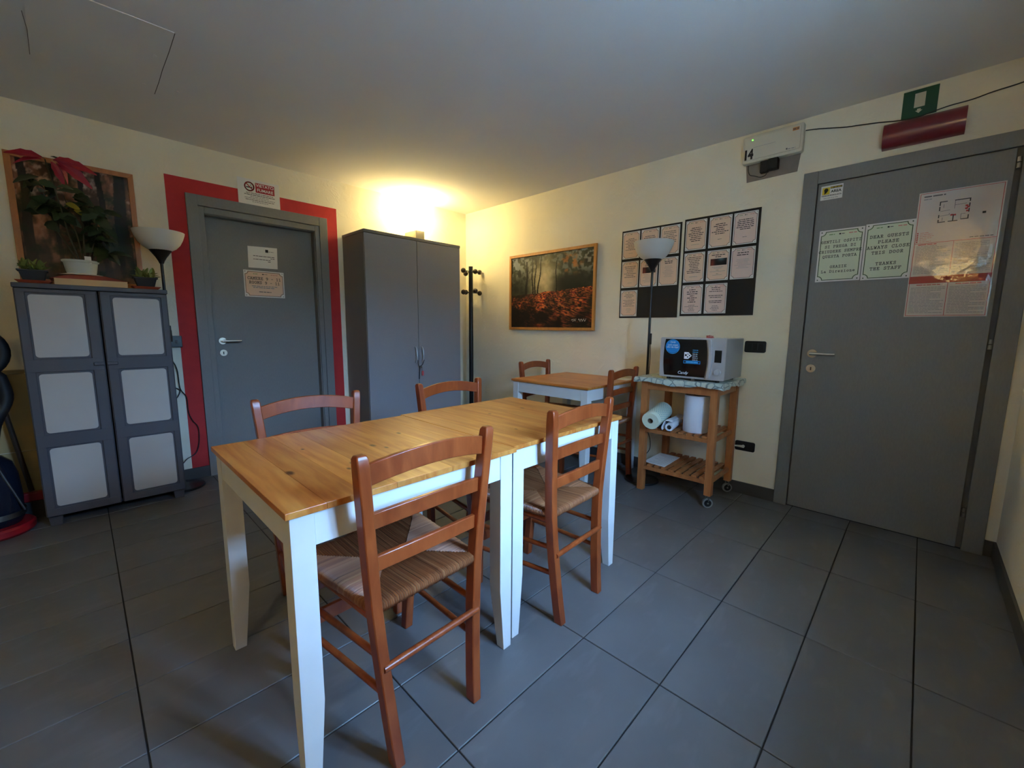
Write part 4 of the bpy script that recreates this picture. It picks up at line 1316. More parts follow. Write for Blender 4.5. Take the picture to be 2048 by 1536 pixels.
word_bars(st, FM, 2.786, 2.855, zb0 + 0.106, 0.005, 0.0099, 'mw_bluelight', 1.0, False, (6, 9))
st.quad(FM, 2.860, 2.870, zb0 + 0.100, zb0 + 0.112, 0.0099, 'ink_black')
st.build('door_stickers', door, label='white and blue feature stickers')
lg = MB()
sans(lg, FM, 'Candy', 2.765, zb0 + 0.034, 0.026, 0.0096, 'mw_white', shear=0.25, bold=0.0004)
lg.build('lettering', door)
MB().box((-0.47, -2.845, ZM), (-0.45, -2.825, zb0 + 0.002), 'dull_steel').build('door_catch', mwv)
MB().tube(smooth_path([(-0.14, -2.60, 0.90), (-0.13, -2.565, 0.895), (-0.12, -2.535, 0.87), (-0.09, -2.52, 0.835)], 5), 0.004, 'cable_black', 6).build('power_cord', mwv)
# small red clip lying on top of it
mb = MB()
zc = zb1 - 0.001
for k in range(5):
    mb.tube(smooth_path([(-0.30, -2.852 - 0.008 * k, zc + 0.003), (-0.305, -2.850 - 0.009 * k, zc + 0.012), (-0.31, -2.846 - 0.010 * k, zc + 0.018 - 0.004 * abs(k - 2))], 3), 0.0028, 'sign_red', 6)
mb.box((-0.315, -2.888, zc), (-0.285, -2.848, zc + 0.005), 'sign_red')
mb.build('hair_clip', label='tiny red claw clip on top of the microwave', cat='clip')

# ---- rolls and paper on the trolley shelves
ZS1, ZS2 = 0.4722, 0.1982
mat('tissue', (226, 226, 232), 0.9, bump=(140, 0.25, 0.001))
mat('tissue_green', (222, 228, 202), 0.9)
mat('card_tube', (150, 124, 100), 0.9)
r_ = thing('paper_towel_roll', (-0.335, -2.824, ZS1), 'big white paper towel roll standing on the trolley middle shelf', 'paper roll')
pr = [(0.024, 0.002), (0.076, 0.0), (0.0785, 0.004), (0.0785, 0.245), (0.076, 0.249), (0.024, 0.248)]
MB().lathe(pr, (-0.335, -2.824, ZS1), 'tissue', 36).build('paper', r_)
MB().lathe([(0.024, 0.248), (0.0235, 0.002)], (-0.335, -2.824, ZS1), 'card_tube', 24).build('core', r_)
# pale green printed roll lying along x
r2 = thing('kitchen_roll', (-0.42, -2.588, ZS1), 'pale green printed kitchen roll lying on the trolley middle shelf', 'paper roll')
ax0 = Vector((-0.532, -2.595, ZS1 + 0.0625)); axd = Vector((0.975, 0.045, 0.19)).normalized()
def rollx(mb, c, d, r0, r1, ln, m):
    e = d.orthogonal().normalized(); f = d.cross(e)
    n = 32
    pr = [(r0, 0), (r1 - 0.002, 0), (r1, 0.003), (r1, ln - 0.003), (r1 - 0.002, ln), (r0, ln)]
    vs = [c + d * z + (e * math.cos(2 * math.pi * j / n) + f * math.sin(2 * math.pi * j / n)) * r for r, z in pr for j in range(n)]
    fs = [(i * n + j, i * n + (j + 1) % n, (i + 1) * n + (j + 1) % n, (i + 1) * n + j) for i in range(len(pr) - 1) for j in range(n)]
    mb.add(vs, fs, m, True)
    return e, f
mb = MB()
e_, f_ = rollx(mb, ax0, axd, 0.019, 0.061, 0.235, 'tissue_green')
mb.build('paper', r2)
mb = MB(); rollx(mb, ax0 + axd * 0.001, axd, 0.0175, 0.019, 0.233, 'card_tube'); mb.build('core', r2)
mb = MB()
mat('print_teal', (150, 192, 186), 0.9)
for i in range(9):
    for j in range(34):
        an = 2 * math.pi * (j + 0.5 * (i % 2)) / 26
        zc_ = 0.045 + i * 0.020
        R1 = 0.0613
        pts = []
        for (dz, da) in ((-0.006, 0), (0, 0.085), (0.006, 0), (0, -0.085)):
            pts.append(ax0 + axd * (zc_ + dz) + (e_ * math.cos(an + da) + f_ * math.sin(an + da)) * R1)
        mb.add(pts, [(0, 1, 2, 3)], 'print_teal')
mb.build('printed_pattern', r2)
mb = MB().prism(FW, rrect(-0.395, -0.225, -2.650, -2.535, 0.02), ZS1, ZS1 + 0.028, mat('pack_green', (40, 58, 52), 0.5))
mb.build('bag_pack', label='dark green flat pack under the tilted kitchen roll', cat='pack', bevel=0.006)
# roll of white bags, loosely unrolled
r3 = thing('bag_roll', (-0.38, -2.668, ZS1), 'white plastic bag roll between the two paper rolls', 'bag roll')
mat('bag_white', (214, 216, 222), 0.35)
mb = MB(); rollx(mb, Vector((-0.480, -2.706, ZS1 + 0.0290)), Vector((0.985, 0.16, 0.02)).normalized(), 0.014, 0.028, 0.24, 'bag_white'); mb.build('roll', r3)
mb = MB()
n = 10
prof = [(-2.660, 0.003), (-2.657, 0.02), (-2.660, 0.050), (-2.672, 0.066), (-2.694, 0.067), (-2.716, 0.062)]
pp = smooth_path([(0, a, b) for a, b in prof], 4)
vs = []
for q in pp:
    for k in range(5):
        t_ = k / 4
        vs.append((-0.475 + t_ * 0.26 + 0.01 * math.sin(q.y * 60), q.y + 0.018 * t_ + 0.004 * math.sin(k * 2 + q.z * 90), ZS1 + q.z + 0.006 * t_))
fs = [(i * 5 + k, i * 5 + k + 1, (i + 1) * 5 + k + 1, (i + 1) * 5 + k) for i in range(len(pp) - 1) for k in range(4)]
mb.add(vs, fs, 'bag_white', True)
o = mb.build('loose_sheet', r3, sharp=80)
md = o.modifiers.new('thick', 'SOLIDIFY'); md.thickness = 0.0012
mb = MB().prism(FW, [(-0.425, -2.664), (-0.128, -2.652), (-0.122, -2.494), (-0.404, -2.503)], ZS2, ZS2 + 0.003, 'paper')
pp_ = mb.build('paper_sheet', label='white printed sheets lying on the trolley bottom shelf', cat='paper')
mb = MB()
for k in range(7):
    mb.quad(FW, -0.385 + k * 0.033, -0.381 + k * 0.033, -2.63, -2.53 - 0.02 * (k % 3), ZS2 + 0.0033, 'ink_light')
mb.build('print', pp_)
# small thin cable loop on the little table
mb = MB().tube(smooth_path([(-0.16, -2.05, 0.7545), (-0.12, -2.12, 0.775), (-0.10, -2.18, 0.79), (-0.08, -2.22, 0.775), (-0.06, -2.23, 0.7545)], 6), 0.0022, mat('cable_grey', (120, 110, 96), 0.5), 6)
mb.build('wire_loop', label='thin grey wire loop on the small table by the wall', cat='wire')
MB().prism(FW, rrect(-0.20, -0.06, -2.22, -2.10, 0.01), 0.7502, 0.7515, 'paper').build('paper_sheet', label='small white paper on the square table by the wall', cat='paper')
# ------------------------------------------------------------------ printed pictures (painted point by point)
def vnoise(x, y, seed=0):
    """smooth value noise on arrays"""
    xi, yi = np.floor(x).astype(int), np.floor(y).astype(int)
    xf, yf = x - xi, y - yi
    def h(a, b):
        n = (a * 374761393 + b * 668265263 + seed * 982451653) & 0x7fffffff
        n = ((n ^ (n >> 13)) * 1274126177) & 0x7fffffff
        return ((n ^ (n >> 16)) & 0xffff) / 65535.0
    u, v = xf * xf * (3 - 2 * xf), yf * yf * (3 - 2 * yf)
    return (h(xi, yi) * (1 - u) + h(xi + 1, yi) * u) * (1 - v) + (h(xi, yi + 1) * (1 - u) + h(xi + 1, yi + 1) * u) * v
def fbm(x, y, seed=0, o=4):
    t, a = 0, 0.5
    for k in range(o):
        t = t + a * vnoise(x * 2 ** k, y * 2 ** k, seed + k)
        a *= 0.5
    return t / (1 - 0.5 ** o)
def lin(c):
    c = np.clip(c, 0, 255) / 255.0
    return np.where(c <= 0.04045, c / 12.92, ((c + 0.055) / 1.055) ** 2.4)
def mix(a, b, t):
    t = np.clip(t, 0, 1)[..., None]
    return a * (1 - t) + np.array(b, float) * t
attr_mat('print_gloss', 0.5, 0.3)
def picture_grid(F, a0, a1, b0, b1, c, nx, ny, paint):
    U, V = np.meshgrid(np.linspace(0, 1, nx), np.linspace(0, 1, ny))
    rgb = lin(paint(U, V))
    mb = MB()
    A = a0 + (a1 - a0) * U.ravel(); B = b0 + (b1 - b0) * V.ravel()
    mb.v = [F.p(a, b, c) for a, b in zip(A, B)]
    mi = mb.mi('print_gloss')
    for j in range(ny - 1):
        for i in range(nx - 1):
            k = j * nx + i
            mb.f.append([k, k + 1, k + nx + 1, k + nx])
    mb.fm = [mi] * len(mb.f); mb.sm = [False] * len(mb.f)
    mb.ink = np.concatenate([rgb.reshape(-1, 3), np.ones((nx * ny, 1))], 1)
    return mb
def paint_autumn(u, v):
    asp = 1.42
    x, y = u * asp, v
    hor = 0.45 + 0.06 * u + 0.02 * vnoise(x * 6, y * 0, 3)
    foliage = fbm(x * 13, y * 13, 11)
    glow = np.exp(-(((u - 0.43) / 0.16) ** 2 + ((v - 0.64) / 0.26) ** 2))
    img = mix(np.zeros(u.shape + (3,)) + np.array([66, 68, 50.0]), (30, 33, 22), foliage * 1.8 - 0.45)
    sky = np.clip((fbm(x * 20, y * 20, 31) - 0.47) * 8, 0, 1)
    img = mix(img, (176, 182, 188), sky * (0.35 + 0.65 * np.clip(np.abs(u - 0.5) * 1.6, 0, 1)) * np.clip((v - 0.5) * 3, 0, 1) * 0.8)
    img = mix(img, (226, 204, 156), glow * (0.55 + 0.7 * fbm(x * 9, y * 9, 5)))
    img = mix(img, (190, 112, 50), np.clip((fbm(x * 16, y * 16, 41) - 0.5) * 5, 0, 1) * np.exp(-(((u - 0.74) / 0.14) ** 2 + ((v - 0.84) / 0.15) ** 2)) * 0.9)
    dark = np.exp(-(((u - 0.78) / 0.22) ** 4 + ((v - 0.58) / 0.13) ** 4))
    img = mix(img, (16, 18, 12), dark * 0.95)
    img = mix(img, (24, 24, 16), np.exp(-(((u - 0.1) / 0.12) ** 2 + ((v - 0.62) / 0.12) ** 2)) * 0.6)
    for cx_, w_, ln, top in ((0.205, 0.014, 0.02, 0.93), (0.290, 0.008, -0.02, 0.98), (0.315, 0.008, 0.03, 0.95), (0.355, 0.008, 0.10, 0.98), (0.585, 0.006, 0.0, 0.9)):
        c_ = cx_ + ln * np.clip(v - hor, 0, 1) + 0.006 * np.sin(v * 17 + cx_ * 40)
        tr_ = (np.abs(u - c_) < w_ * (1.3 - 0.7 * np.clip((v - hor) / 0.5, 0, 1))) & (v < top)
        img = mix(img, (26, 23, 15), tr_ * 0.92)
    # leaf carpet
    g = v < hor
    q = np.clip((hor - v) / hor, 0, 1)
    sc = 62 - 40 * q
    l1 = vnoise(x * sc, y * sc * 1.4, 71)
    l2 = vnoise(x * sc * 0.8 + 9, y * sc, 72)
    l3 = fbm(x * 5, y * 6, 73)
    base = np.zeros(u.shape + (3,)) + np.array([30, 20, 14.0])
    lit = np.clip((l3 - 0.34) * 3.2, 0, 1) * np.clip(1.25 - 0.75 * q, 0.2, 1)
    base = mix(base, (178, 74, 36), np.clip((l1 - 0.46) * 9, 0, 1) * lit)
    base = mix(base, (228, 124, 58), np.clip((l2 - 0.58) * 9, 0, 1) * lit)
    base = mix(base, (128, 38, 34), np.clip((vnoise(x * sc * 0.9, y * sc, 75) - 0.66) * 6, 0, 1) * lit)
    base = mix(base, (14, 11, 9), np.clip((fbm(x * 9, y * 9, 76) - 0.5) * 5, 0, 1) * (0.35 + 0.5 * q))
    img = np.where(g[..., None], base, img)
    # artist's signature, a white scrawl
    for s0, ln in ((0.775, 0.05), (0.85, 0.085)):
        t = (u - s0) / ln
        yy = 0.098 + 0.011 * np.sin(t * 21) + 0.004 * np.sin(t * 47)
        img = mix(img, (214, 206, 196), ((t > 0) & (t < 1) & (np.abs(v - yy) < 0.0065)) * 0.9)
    return img
def paint_wood(u, v):
    x, y = u * 0.75, v
    img = np.zeros(u.shape + (3,)) + np.array([78, 54, 40.0])
    img = mix(img, (186, 124, 92), np.clip((fbm(x * 16, y * 5, 91) - 0.45) * 4, 0, 1) * 0.8)
    img = mix(img, (216, 176, 156), np.clip((fbm(x * 30, y * 22, 92) - 0.52) * 5, 0, 1) * np.clip(v * 1.6 - 0.4, 0, 1) * 0.8)
    img = mix(img, (110, 90, 70), np.clip(1 - v * 3.4, 0, 1) * 0.7)
    for c_, w_ in ((0.07, 0.045), (0.30, 0.02), (0.55, 0.03), (0.72, 0.035), (0.90, 0.07)):
        k = np.abs(u - c_ - 0.012 * np.sin(v * 9 + c_ * 20))
        img = mix(img, (26, 22, 18), (k < w_ * (1.1 - 0.35 * v)) * np.clip(v * 2.5, 0, 1) * 0.85)
    img = mix(img, (34, 42, 20), np.clip((fbm(x * 12, y * 12, 95) - 0.52) * 5, 0, 1) * 0.75)
    return img
def framed(name, F, a0, a1, b0, b1, fw_, dep, fm, paint, nx, ny, label):
    t = thing(name, F.p((a0 + a1) / 2, b0, 0), label, 'picture')
    c0 = 0.004
    def mitre(p):
        mb = MB()
        bot = [F.p(a, b, c0) for a, b in p]; top = [F.p(a, b, dep) for a, b in p]
        mb.hexa(bot, top, fm)
        mb.build('frame_bar', t, 0.0015)
    i0, i1, j0, j1 = a0 + fw_, a1 - fw_, b0 + fw_, b1 - fw_
    mitre([(a0, b0), (a1, b0), (i1, j0), (i0, j0)])
    mitre([(i0, j1), (i1, j1), (a1, b1), (a0, b1)])
    mitre([(a0, b0), (i0, j0), (i0, j1), (a0, b1)])
    mitre([(i1, j0), (a1, b0), (a1, b1), (i1, j1)])
    MB().fbox(F, i0 - 0.006, i1 + 0.006, j0 - 0.006, j1 + 0.006, c0 + 0.001, dep - 0.012, 'board_black').build('backing', t)
    picture_grid(F, i0, i1, j0, j1, dep - 0.0112, nx, ny, paint).build('print', t)
    return t
framed('framed_picture', FR, 0.733, 1.784, 1.137, 1.886, 0.026, 0.026, 'pine_frame', paint_autumn, 250, 176, 'pine-framed autumn photograph of fallen leaves on the right wall')
framed('framed_picture', FL, -3.412, -2.858, 1.402, 2.142, 0.028, 0.026, 'pine_frame2', paint_wood, 120, 160, 'portrait forest picture in a wood frame behind the tall red-topped plant')

# ------------------------------------------------------------------ notice boards and their sheets
def board(a0, a1, b0, b1, label):
    o = MB().fbox(FR, a0, a1, b0, b1, 0.0004, 0.0044, 'board_black').build('notice_board', label=label, cat='notice board', group='black notice boards on the right wall')
board(2.017, 2.510, 1.247, 1.947, 'left black notice board with seven notices, behind the floor lamp')
board(2.531, 3.031, 1.256, 1.957, 'right black notice board with eight notices, nearer the grey door')
def notch(a0, a1, b0, b1, r):
    """rectangle with concave rounded corners"""
    q = math.pi / 2
    return (arc((a0, b0), r, q, 0, 5) + arc((a1, b0), r, 2 * q, q, 5) + arc((a1, b1), r, 3 * q, 2 * q, 5) + arc((a0, b1), r, 4 * q, 3 * q, 5))
def sheet(name, F, a0, a1, b0, b1, c, panel, border, label, cat, group=None, logos=True, th=0.0006):
    """white sheet, coloured panel with notched corners and a thin border; returns (object, print builder, c of the print)"""
    w_, h_ = a1 - a0, b1 - b0
    k = min(w_, h_)
    mb = MB().fbox(F, a0, a1, b0, b1, c, c + th, 'paper')
    m1 = k * 0.035
    mb.poly(F, notch(a0 + m1, a1 - m1, b0 + m1, b1 - m1, k * 0.10), c + th + 0.0002, panel)
    m2 = k * 0.05
    mb.line(F, notch(a0 + m2, a1 - m2, b0 + m2, b1 - m2, k * 0.105), k * 0.017, c + th + 0.0004, border, closed=True)
    for a in (a0 + k * 0.055, a1 - k * 0.055):
        for b in (b0 + k * 0.055, b1 - k * 0.055):
            mb.poly(F, arc((a, b), k * 0.017, 0, 2 * math.pi, 8)[:-1], c + th + 0.0004, border)
    o = mb.build(name, label=label, cat=cat, group=group)
    pr = MB()
    cc = c + th + 0.0005
    if logos:
        y = b1 - k * 0.13
        word_bars(pr, F, a0 + w_ * 0.22, a0 + w_ * 0.36, y, k * 0.022, cc, 'ink_green', 0.9, True, (2, 4))
        pr.quad(F, a0 + w_ * 0.45, a0 + w_ * 0.49, y - k * 0.018, y + k * 0.018, cc, 'ink_black')
        word_bars(pr, F, a0 + w_ * 0.50, a0 + w_ * 0.58, y, k * 0.018, cc, 'ink_grey', 0.9, True, (2, 4))
        word_bars(pr, F, a0 + w_ * 0.66, a0 + w_ * 0.84, y, k * 0.026, cc, 'ink_pink', 0.95, True, (2, 5))
    return o, pr, cc
# (column, row, board) -> block of unreadable print: list of (height fraction from the top, fill, thickness, ink)
def block(y0, n, dy, fills, h, ink='ink_grey'):
    return [(y0 + i * dy, fills[i % len(fills)], h, ink) for i in range(n)]
NB = 'ink_grey'
LAY = {
 ('L', 0, 0): block(.26, 8, .058, (.4, .75, .5, .8, .45, .7), .017) + [(.80, .3, .01, 'ink_light')],
 ('L', 1, 0): block(.26, 4, .06, (.65, .8, .5), .019) + [(.60, .5, .017, NB), (.66, .6, .017, NB)],
 ('L', 2, 0): block(.20, 7, .062, (.78, .8, .45, .84, .6), .017) + [(.80, .25, .01, 'ink_light')],
 ('L', 0, 1): block(.20, 7, .066, (.78, .7, .5, .45, .82, .5), .017, NB) + [(.82, .3, .01, 'ink_light')],
 ('L', 1, 1): [(.17, .4, .02, NB), (.23, .5, .02, NB)] + block(.55, 6, .055, (.7, .55, .7, .4), .009, 'ink_light'),
 ('L', 2, 1): [(.15, .5, .022, 'ink_black'), (.21, .45, .022, 'ink_black')] + block(.32, 8, .052, (.4, .5, .3, .45, .7, .6), .008, 'ink_light'),
 ('L', 0, 2): block(.16, 3, .06, (.5, .7, .4), .015) + block(.38, 5, .055, (.8, .6, .84, .5), .014) + block(.70, 4, .05, (.3, .4, .2), .009, 'ink_light'),
 ('R', 0, 0): block(.26, 8, .062, (.5, .65, .5, .84, .8, .55, .65, .5), .019, 'ink_black') + [(.82, .45, .011, 'ink_light')],
 ('R', 1, 0): block(.25, 6, .062, (.5, .7, .4, .45, .86, .5), .02, 'ink_black') + [(.74, .2, .012, NB)],
 ('R', 2, 0): block(.23, 6, .058, (.7, .8, .78, .8, .86, .5), .02, 'ink_black') + [(.77, .2, .012, NB)],
 ('R', 0, 1): block(.16, 10, .058, (.8, .75, .6, .5, .6, .5, .45, .55), .017, 'ink_black') + [(.82, .45, .011, 'ink_light')],
 ('R', 1, 1): [(.16, .7, .02, 'ink_black'), (.22, .3, .02, 'ink_black')] + block(.56, 2, .04, (.6, .4), .009, 'ink_light') + [(.66, .15, .011, NB), (.70, .8, .009, 'ink_light'), (.78, .12, .011, NB), (.82, .5, .009, 'ink_light')],
 ('R', 2, 1): [(.17, .55, .022, 'ink_black'), (.24, .6, .022, 'ink_black')] + block(.38, 7, .045, (.6, .65, .5, .55, .8, .4), .008, 'ink_light'),
 ('R', 0, 2): block(.17, 7, .070, (.35, .62, .6, .25, .55, .3, .45), .022, 'ink_black') + block(.70, 5, .05, (.35, .8, .3, .4), .013, NB),
 ('R', 1, 2): block(.14, 3, .06, (.5, .45, .7), .017, 'ink_black') + block(.40, 2, .06, (.75, .6), .017, 'ink_black') + block(.58, 2, .055, (.7, .65), .017, 'ink_black') + block(.74, 4, .05, (.3, .4, .5), .013, NB),
}
GR = {'L': ((2.027, 2.188, 2.349), (1.934, 1.702, 1.470)), 'R': ((2.542, 2.708, 2.868), (1.942, 1.713, 1.482))}
COLN, ROWN = ('left', 'middle', 'right'), ('top', 'middle', 'bottom')
for (bd, c_, r_), lay in LAY.items():
    a0 = GR[bd][0][c_]; b1 = GR[bd][1][r_]
    w_, h_ = 0.148, 0.210
    pan = 'peach' if bd == 'L' else ('pinkpaper' if r_ == 2 or c_ == 2 else 'peach')
    pos = ('centre' if (c_, r_) == (1, 1) else ROWN[r_] + ' row ' + COLN[c_])
    lb = 'peach notice sheet, %s of the %s black board' % (pos, 'left' if bd == 'L' else 'right')
    if (c_, r_) == (1, 1):
        lb += ', with a dark photo strip'
    o, pr, cc = sheet('notice_sheet', FR, a0, a0 + w_, b1 - h_, b1, 0.0046, pan, 'ink_grey', lb, 'notice', 'notices on the black boards')
    for (fy, fill, th, ink) in lay:
        word_bars(pr, FR, a0 + w_ * 0.07, a0 + w_ * 0.93, b1 - h_ * fy, h_ * th * 1.15, cc, ink, fill, True, (1.5, 6))
    if (c_, r_) == (1, 1):
        pr.build('print', o, kind='stuff')
        def pph(u, v):
            im = np.zeros(u.shape + (3,)) + np.array([30, 26, 28.0])
            im = mix(im, (150, 60, 44), np.exp(-((u - 0.12) / 0.16) ** 2) * (1 - 0.4 * v))
            im = mix(im, (120, 150, 160), np.exp(-(((u - 0.66) / 0.22) ** 2 + ((v - 0.95) / 0.35) ** 2)) * 0.8)
            return im
        picture_grid(FR, a0 + w_ * 0.16, a0 + w_ * 0.90, b1 - h_ * 0.50, b1 - h_ * 0.28, cc, 16, 8, pph).build('photo_strip', o)
    else:
        pr.build('print', o, kind='stuff')

# ------------------------------------------------------------------ signs on the right door
CD = 0.0132
DGr = 'ink_darkgreen'
o, pr, cc = sheet('door_sign', FR, 3.362, 3.574, 1.450, 1.752, CD, 'greenpaper', DGr, 'pale green sign reading GENTILI OSPITI on the right door', 'sign', 'pale green signs on the right door')
for k, s in enumerate(('GENTILI OSPITI', 'SI PREGA DI', 'CHIUDERE SEMPRE', 'QUESTA PORTA')):
    typed(pr, FR, s, 3.468, 1.676 - k * 0.0285, 0.0135, cc, 'ink_black', pitch=0.0136)
typed(pr, FR, 'GRAZIE', 3.468, 1.530, 0.0135, cc, 'ink_black', pitch=0.0136)
typed(pr, FR, 'La Direzione', 3.468, 1.503, 0.0135, cc, 'ink_black', pitch=0.0136)
pr.build('print', o, kind='stuff')
o, pr, cc = sheet('door_sign', FR, 3.578, 3.784, 1.447, 1.757, CD, 'greenpaper', DGr, 'pale green sign reading DEAR GUESTS on the right door', 'sign', 'pale green signs on the right door')
for k, s in enumerate(('DEAR GUESTS', 'PLEASE', 'ALWAYS CLOSE', 'THIS DOOR')):
    typed(pr, FR, s, 3.681, 1.676 - k * 0.0295, 0.0145, cc, 'ink_black', pitch=0.0150)
typed(pr, FR, 'THANKS', 3.681, 1.527, 0.0145, cc, 'ink_black', pitch=0.0150)
typed(pr, FR, 'THE STAFF', 3.681, 1.500, 0.0145, cc, 'ink_black', pitch=0.0150)
pr.build('print', o, kind='stuff')
# small CCTV sticker
o = MB().fbox(FR, 3.347, 3.452, 1.930, 2.010, CD, CD + 0.0006, 'paper').build('warning_sticker', label='small white and yellow AREA sticker at the top left of the right door', cat='sticker')
pr = MB()
cc = CD + 0.0009
pr.quad(FR, 3.354, 3.390, 1.960, 2.000, cc, 'sign_yellow')
pr.poly(FR, arc((3.372, 1.986), 0.010, -0.5, 3.4, 8) + [(3.366, 1.968)], cc + 0.0002, 'ink_black')
pr.line(FR, [(3.366, 1.966), (3.374, 1.974), (3.380, 1.984)], 0.005, cc + 0.0002, 'ink_black')
pr.quad(FR, 3.392, 3.448, 1.991, 2.002, cc, 'ink_black')
word_bars(pr, FR, 3.394, 3.446, 1.9965, 0.004, cc + 0.0002, 'sign_yellow', 1, True, (2, 4))
sans(pr, FR, 'AREA', 3.420, 1.974, 0.020, cc, 'ink_black', bold=0.0006)
sans(pr, FR, 'VIDEOSORVEGLIATA', 3.3995, 1.953, 0.0102, cc, 'ink_black', bold=0.0003)
word_bars(pr, FR, 3.354, 3.440, 1.939, 0.003, cc, 'ink_light', 0.8)
pr.build('print', o, kind='stuff')
# evacuation plan in a laminated sheet, slightly wavy
mat('plan_paper', (226, 214, 204), 0.5)
mat('plan_pink', (232, 208, 198), 0.5)
ev = thing('evacuation_plan', (0, -3.936, 1.236), 'large laminated evacuation plan with a red stripe on the right door', 'poster')
A0, A1, B0, B1 = 3.784, 4.089, 1.236, 1.882
CE = 0.0145
MB().fbox(FR, A0, A1, B0, B1, CE - 0.0008, CE, 'plan_paper').build('sheet', ev)
pr = MB()
cc = CE + 0.0003
m_ = 0.006
pr.line(FR, [(A0 + m_, B0 + m_), (A1 - m_, B0 + m_), (A1 - m_, B1 - m_), (A0 + m_, B1 - m_)], 0.0022, cc, 'ink_red', closed=True)
zsplit = 1.622
pr.line(FR, [(A0 + m_, zsplit), (A1 - m_, zsplit)], 0.0022, cc, 'ink_red')
pr.line(FR, [((A0 + A1) / 2, zsplit), ((A0 + A1) / 2, 1.452)], 0.0015, cc, 'ink_red')
pr.line(FR, [((A0 + A1) / 2, 1.412), ((A0 + A1) / 2, B0 + m_)], 0.0022, cc, 'ink_red')
pr.quad(FR, A0 + 0.003, A1 - 0.003, 1.412, 1.450, cc, mat('band_red', (176, 24, 22), 0.6))
word_bars(pr, FR, A0 + 0.02, A0 + 0.10, B1 - 0.022, 0.006, cc, 'ink_grey', 1, False, (3, 6))
word_bars(pr, FR, A0 + 0.02, A0 + 0.05, B1 - 0.036, 0.004, cc, 'ink_light', 1, False, (3, 6))
# floor plan: thick outer walls with gaps, thin partitions, red route marks
px, pz, s_ = 3.868, 1.722, 0.0118
def pw(pts, w_, ink='ink_black'):
    pr.line(FR, [(px + a * s_, pz + b * s_) for a, b in pts], w_, cc, ink)
for pts in ([(0, 0), (2, 0)], [(0, 0), (0, 1)], [(0, 2), (0, 3)], [(0, 5), (0, 6.4)], [(0, 7.2), (0, 8.6), (2, 8.6)], [(4.6, 8.6), (9, 8.6), (9, 7.6)], [(9, 6.6), (9, 5.4)], [(9, 4.4), (9, 3.2)], [(9, 1.8), (9, 0.4), (7, 0.4)], [(5.8, 0), (3.2, 0)], [(4.5, 0), (4.5, 2.6)]):
    pw(pts, 0.0042)
for pts in ([(0.4, 2.6), (3.2, 2.8), (3.2, 3.4)], [(0.4, 4.6), (3.2, 4.8)], [(4.6, 8.4), (4.6, 5.2)], [(4.6, 6.6), (8, 6.8)], [(6.8, 0.6), (6.8, 2.6), (8, 2.6)], [(1.2, 0.6), (1.2, 1.8)], [(1.2, 6), (1.2, 7.4)]):
    pw(pts, 0.0016, 'ink_grey')
for a, b in ((4.0, 2.6), (4.9, 2.5), (8.2, 5.8), (8.2, 4.6), (8.6, 3.6), (8.7, 5.2)):
    pr.quad(FR, px + a * s_ - 0.005, px + a * s_ + 0.005, pz + b * s_ - 0.004, pz + b * s_ + 0.004, cc, 'ink_red')
pr.quad(FR, 4.022, 4.034, 1.742, 1.752, cc, 'ink_black')
for k in range(6):
    pr.quad(FR, A0 + 0.010, A0 + 0.016, 1.628 + k * 0.009, 1.634 + k * 0.009, cc, 'ink_red')
    word_bars(pr, FR, A0 + 0.022, A0 + 0.075, 1.631 + k * 0.009, 0.003, cc, 'ink_pink', random.uniform(.4, 1), False)
word_bars(pr, FR, A0 + 0.02, A0 + 0.09, 1.615, 0.004, cc, 'ink_red', 1, False, (4, 8))
word_bars(pr, FR, 3.99, 4.07, 1.632, 0.004, cc, 'ink_grey', 1, False, (3, 4))
for (a0, a1) in ((A0 + 0.014, (A0 + A1) / 2 - 0.008), ((A0 + A1) / 2 + 0.008, A1 - 0.014)):
    z = zsplit - 0.016
    while z > 1.458:
        word_bars(pr, FR, a0, a1, z, 0.0026, cc, 'ink_light', random.choice((1, 1, .9, .6)), False, (3, 9)); z -= 0.0078
    word_bars(pr, FR, a0 + 0.02, a1 - 0.02, 1.404, 0.004, cc, 'ink_red', 1)
    z = 1.39
    while z > B0 + 0.02:
        word_bars(pr, FR, a0, a1, z, 0.0026, cc, 'ink_light', random.choice((1, 1, .9, .6)), False, (3, 9)); z -= 0.0078
pr.build('print', ev, kind='stuff')
# clear plastic sleeve over the lower two thirds, rippled
lm = bpy.data.materials.new('laminate')
lm.use_nodes = True
nt = lm.node_tree
nt.nodes.remove(nt.nodes['Principled BSDF'])
tr, gl, mxs, fr_ = nt.nodes.new('ShaderNodeBsdfTransparent'), nt.nodes.new('ShaderNodeBsdfGlossy'), nt.nodes.new('ShaderNodeMixShader'), nt.nodes.new('ShaderNodeFresnel')
gl.inputs['Roughness'].default_value = 0.03
fr_.inputs[0].default_value = 1.5
tc = nt.nodes.new('ShaderNodeTexCoord'); nz = nt.nodes.new('ShaderNodeTexNoise'); bp = nt.nodes.new('ShaderNodeBump')
nz.inputs['Scale'].default_value = 22; nz.inputs['Detail'].default_value = 2
bp.inputs['Strength'].default_value = 0.3; bp.inputs['Distance'].default_value = 0.003
nt.links.new(tc.outputs['Object'], nz.inputs['Vector']); nt.links.new(nz.outputs[0], bp.inputs['Height'])
nt.links.new(bp.outputs[0], gl.inputs['Normal'])
nt.links.new(fr_.outputs[0], mxs.inputs[0]); nt.links.new(tr.outputs[0], mxs.inputs[1]); nt.links.new(gl.outputs[0], mxs.inputs[2])
nt.links.new(mxs.outputs[0], nt.nodes['Material Output'].inputs[0])
MATS['laminate'] = lm
mb = MB()
nx, ny = 24, 40
vs, fs = [], []
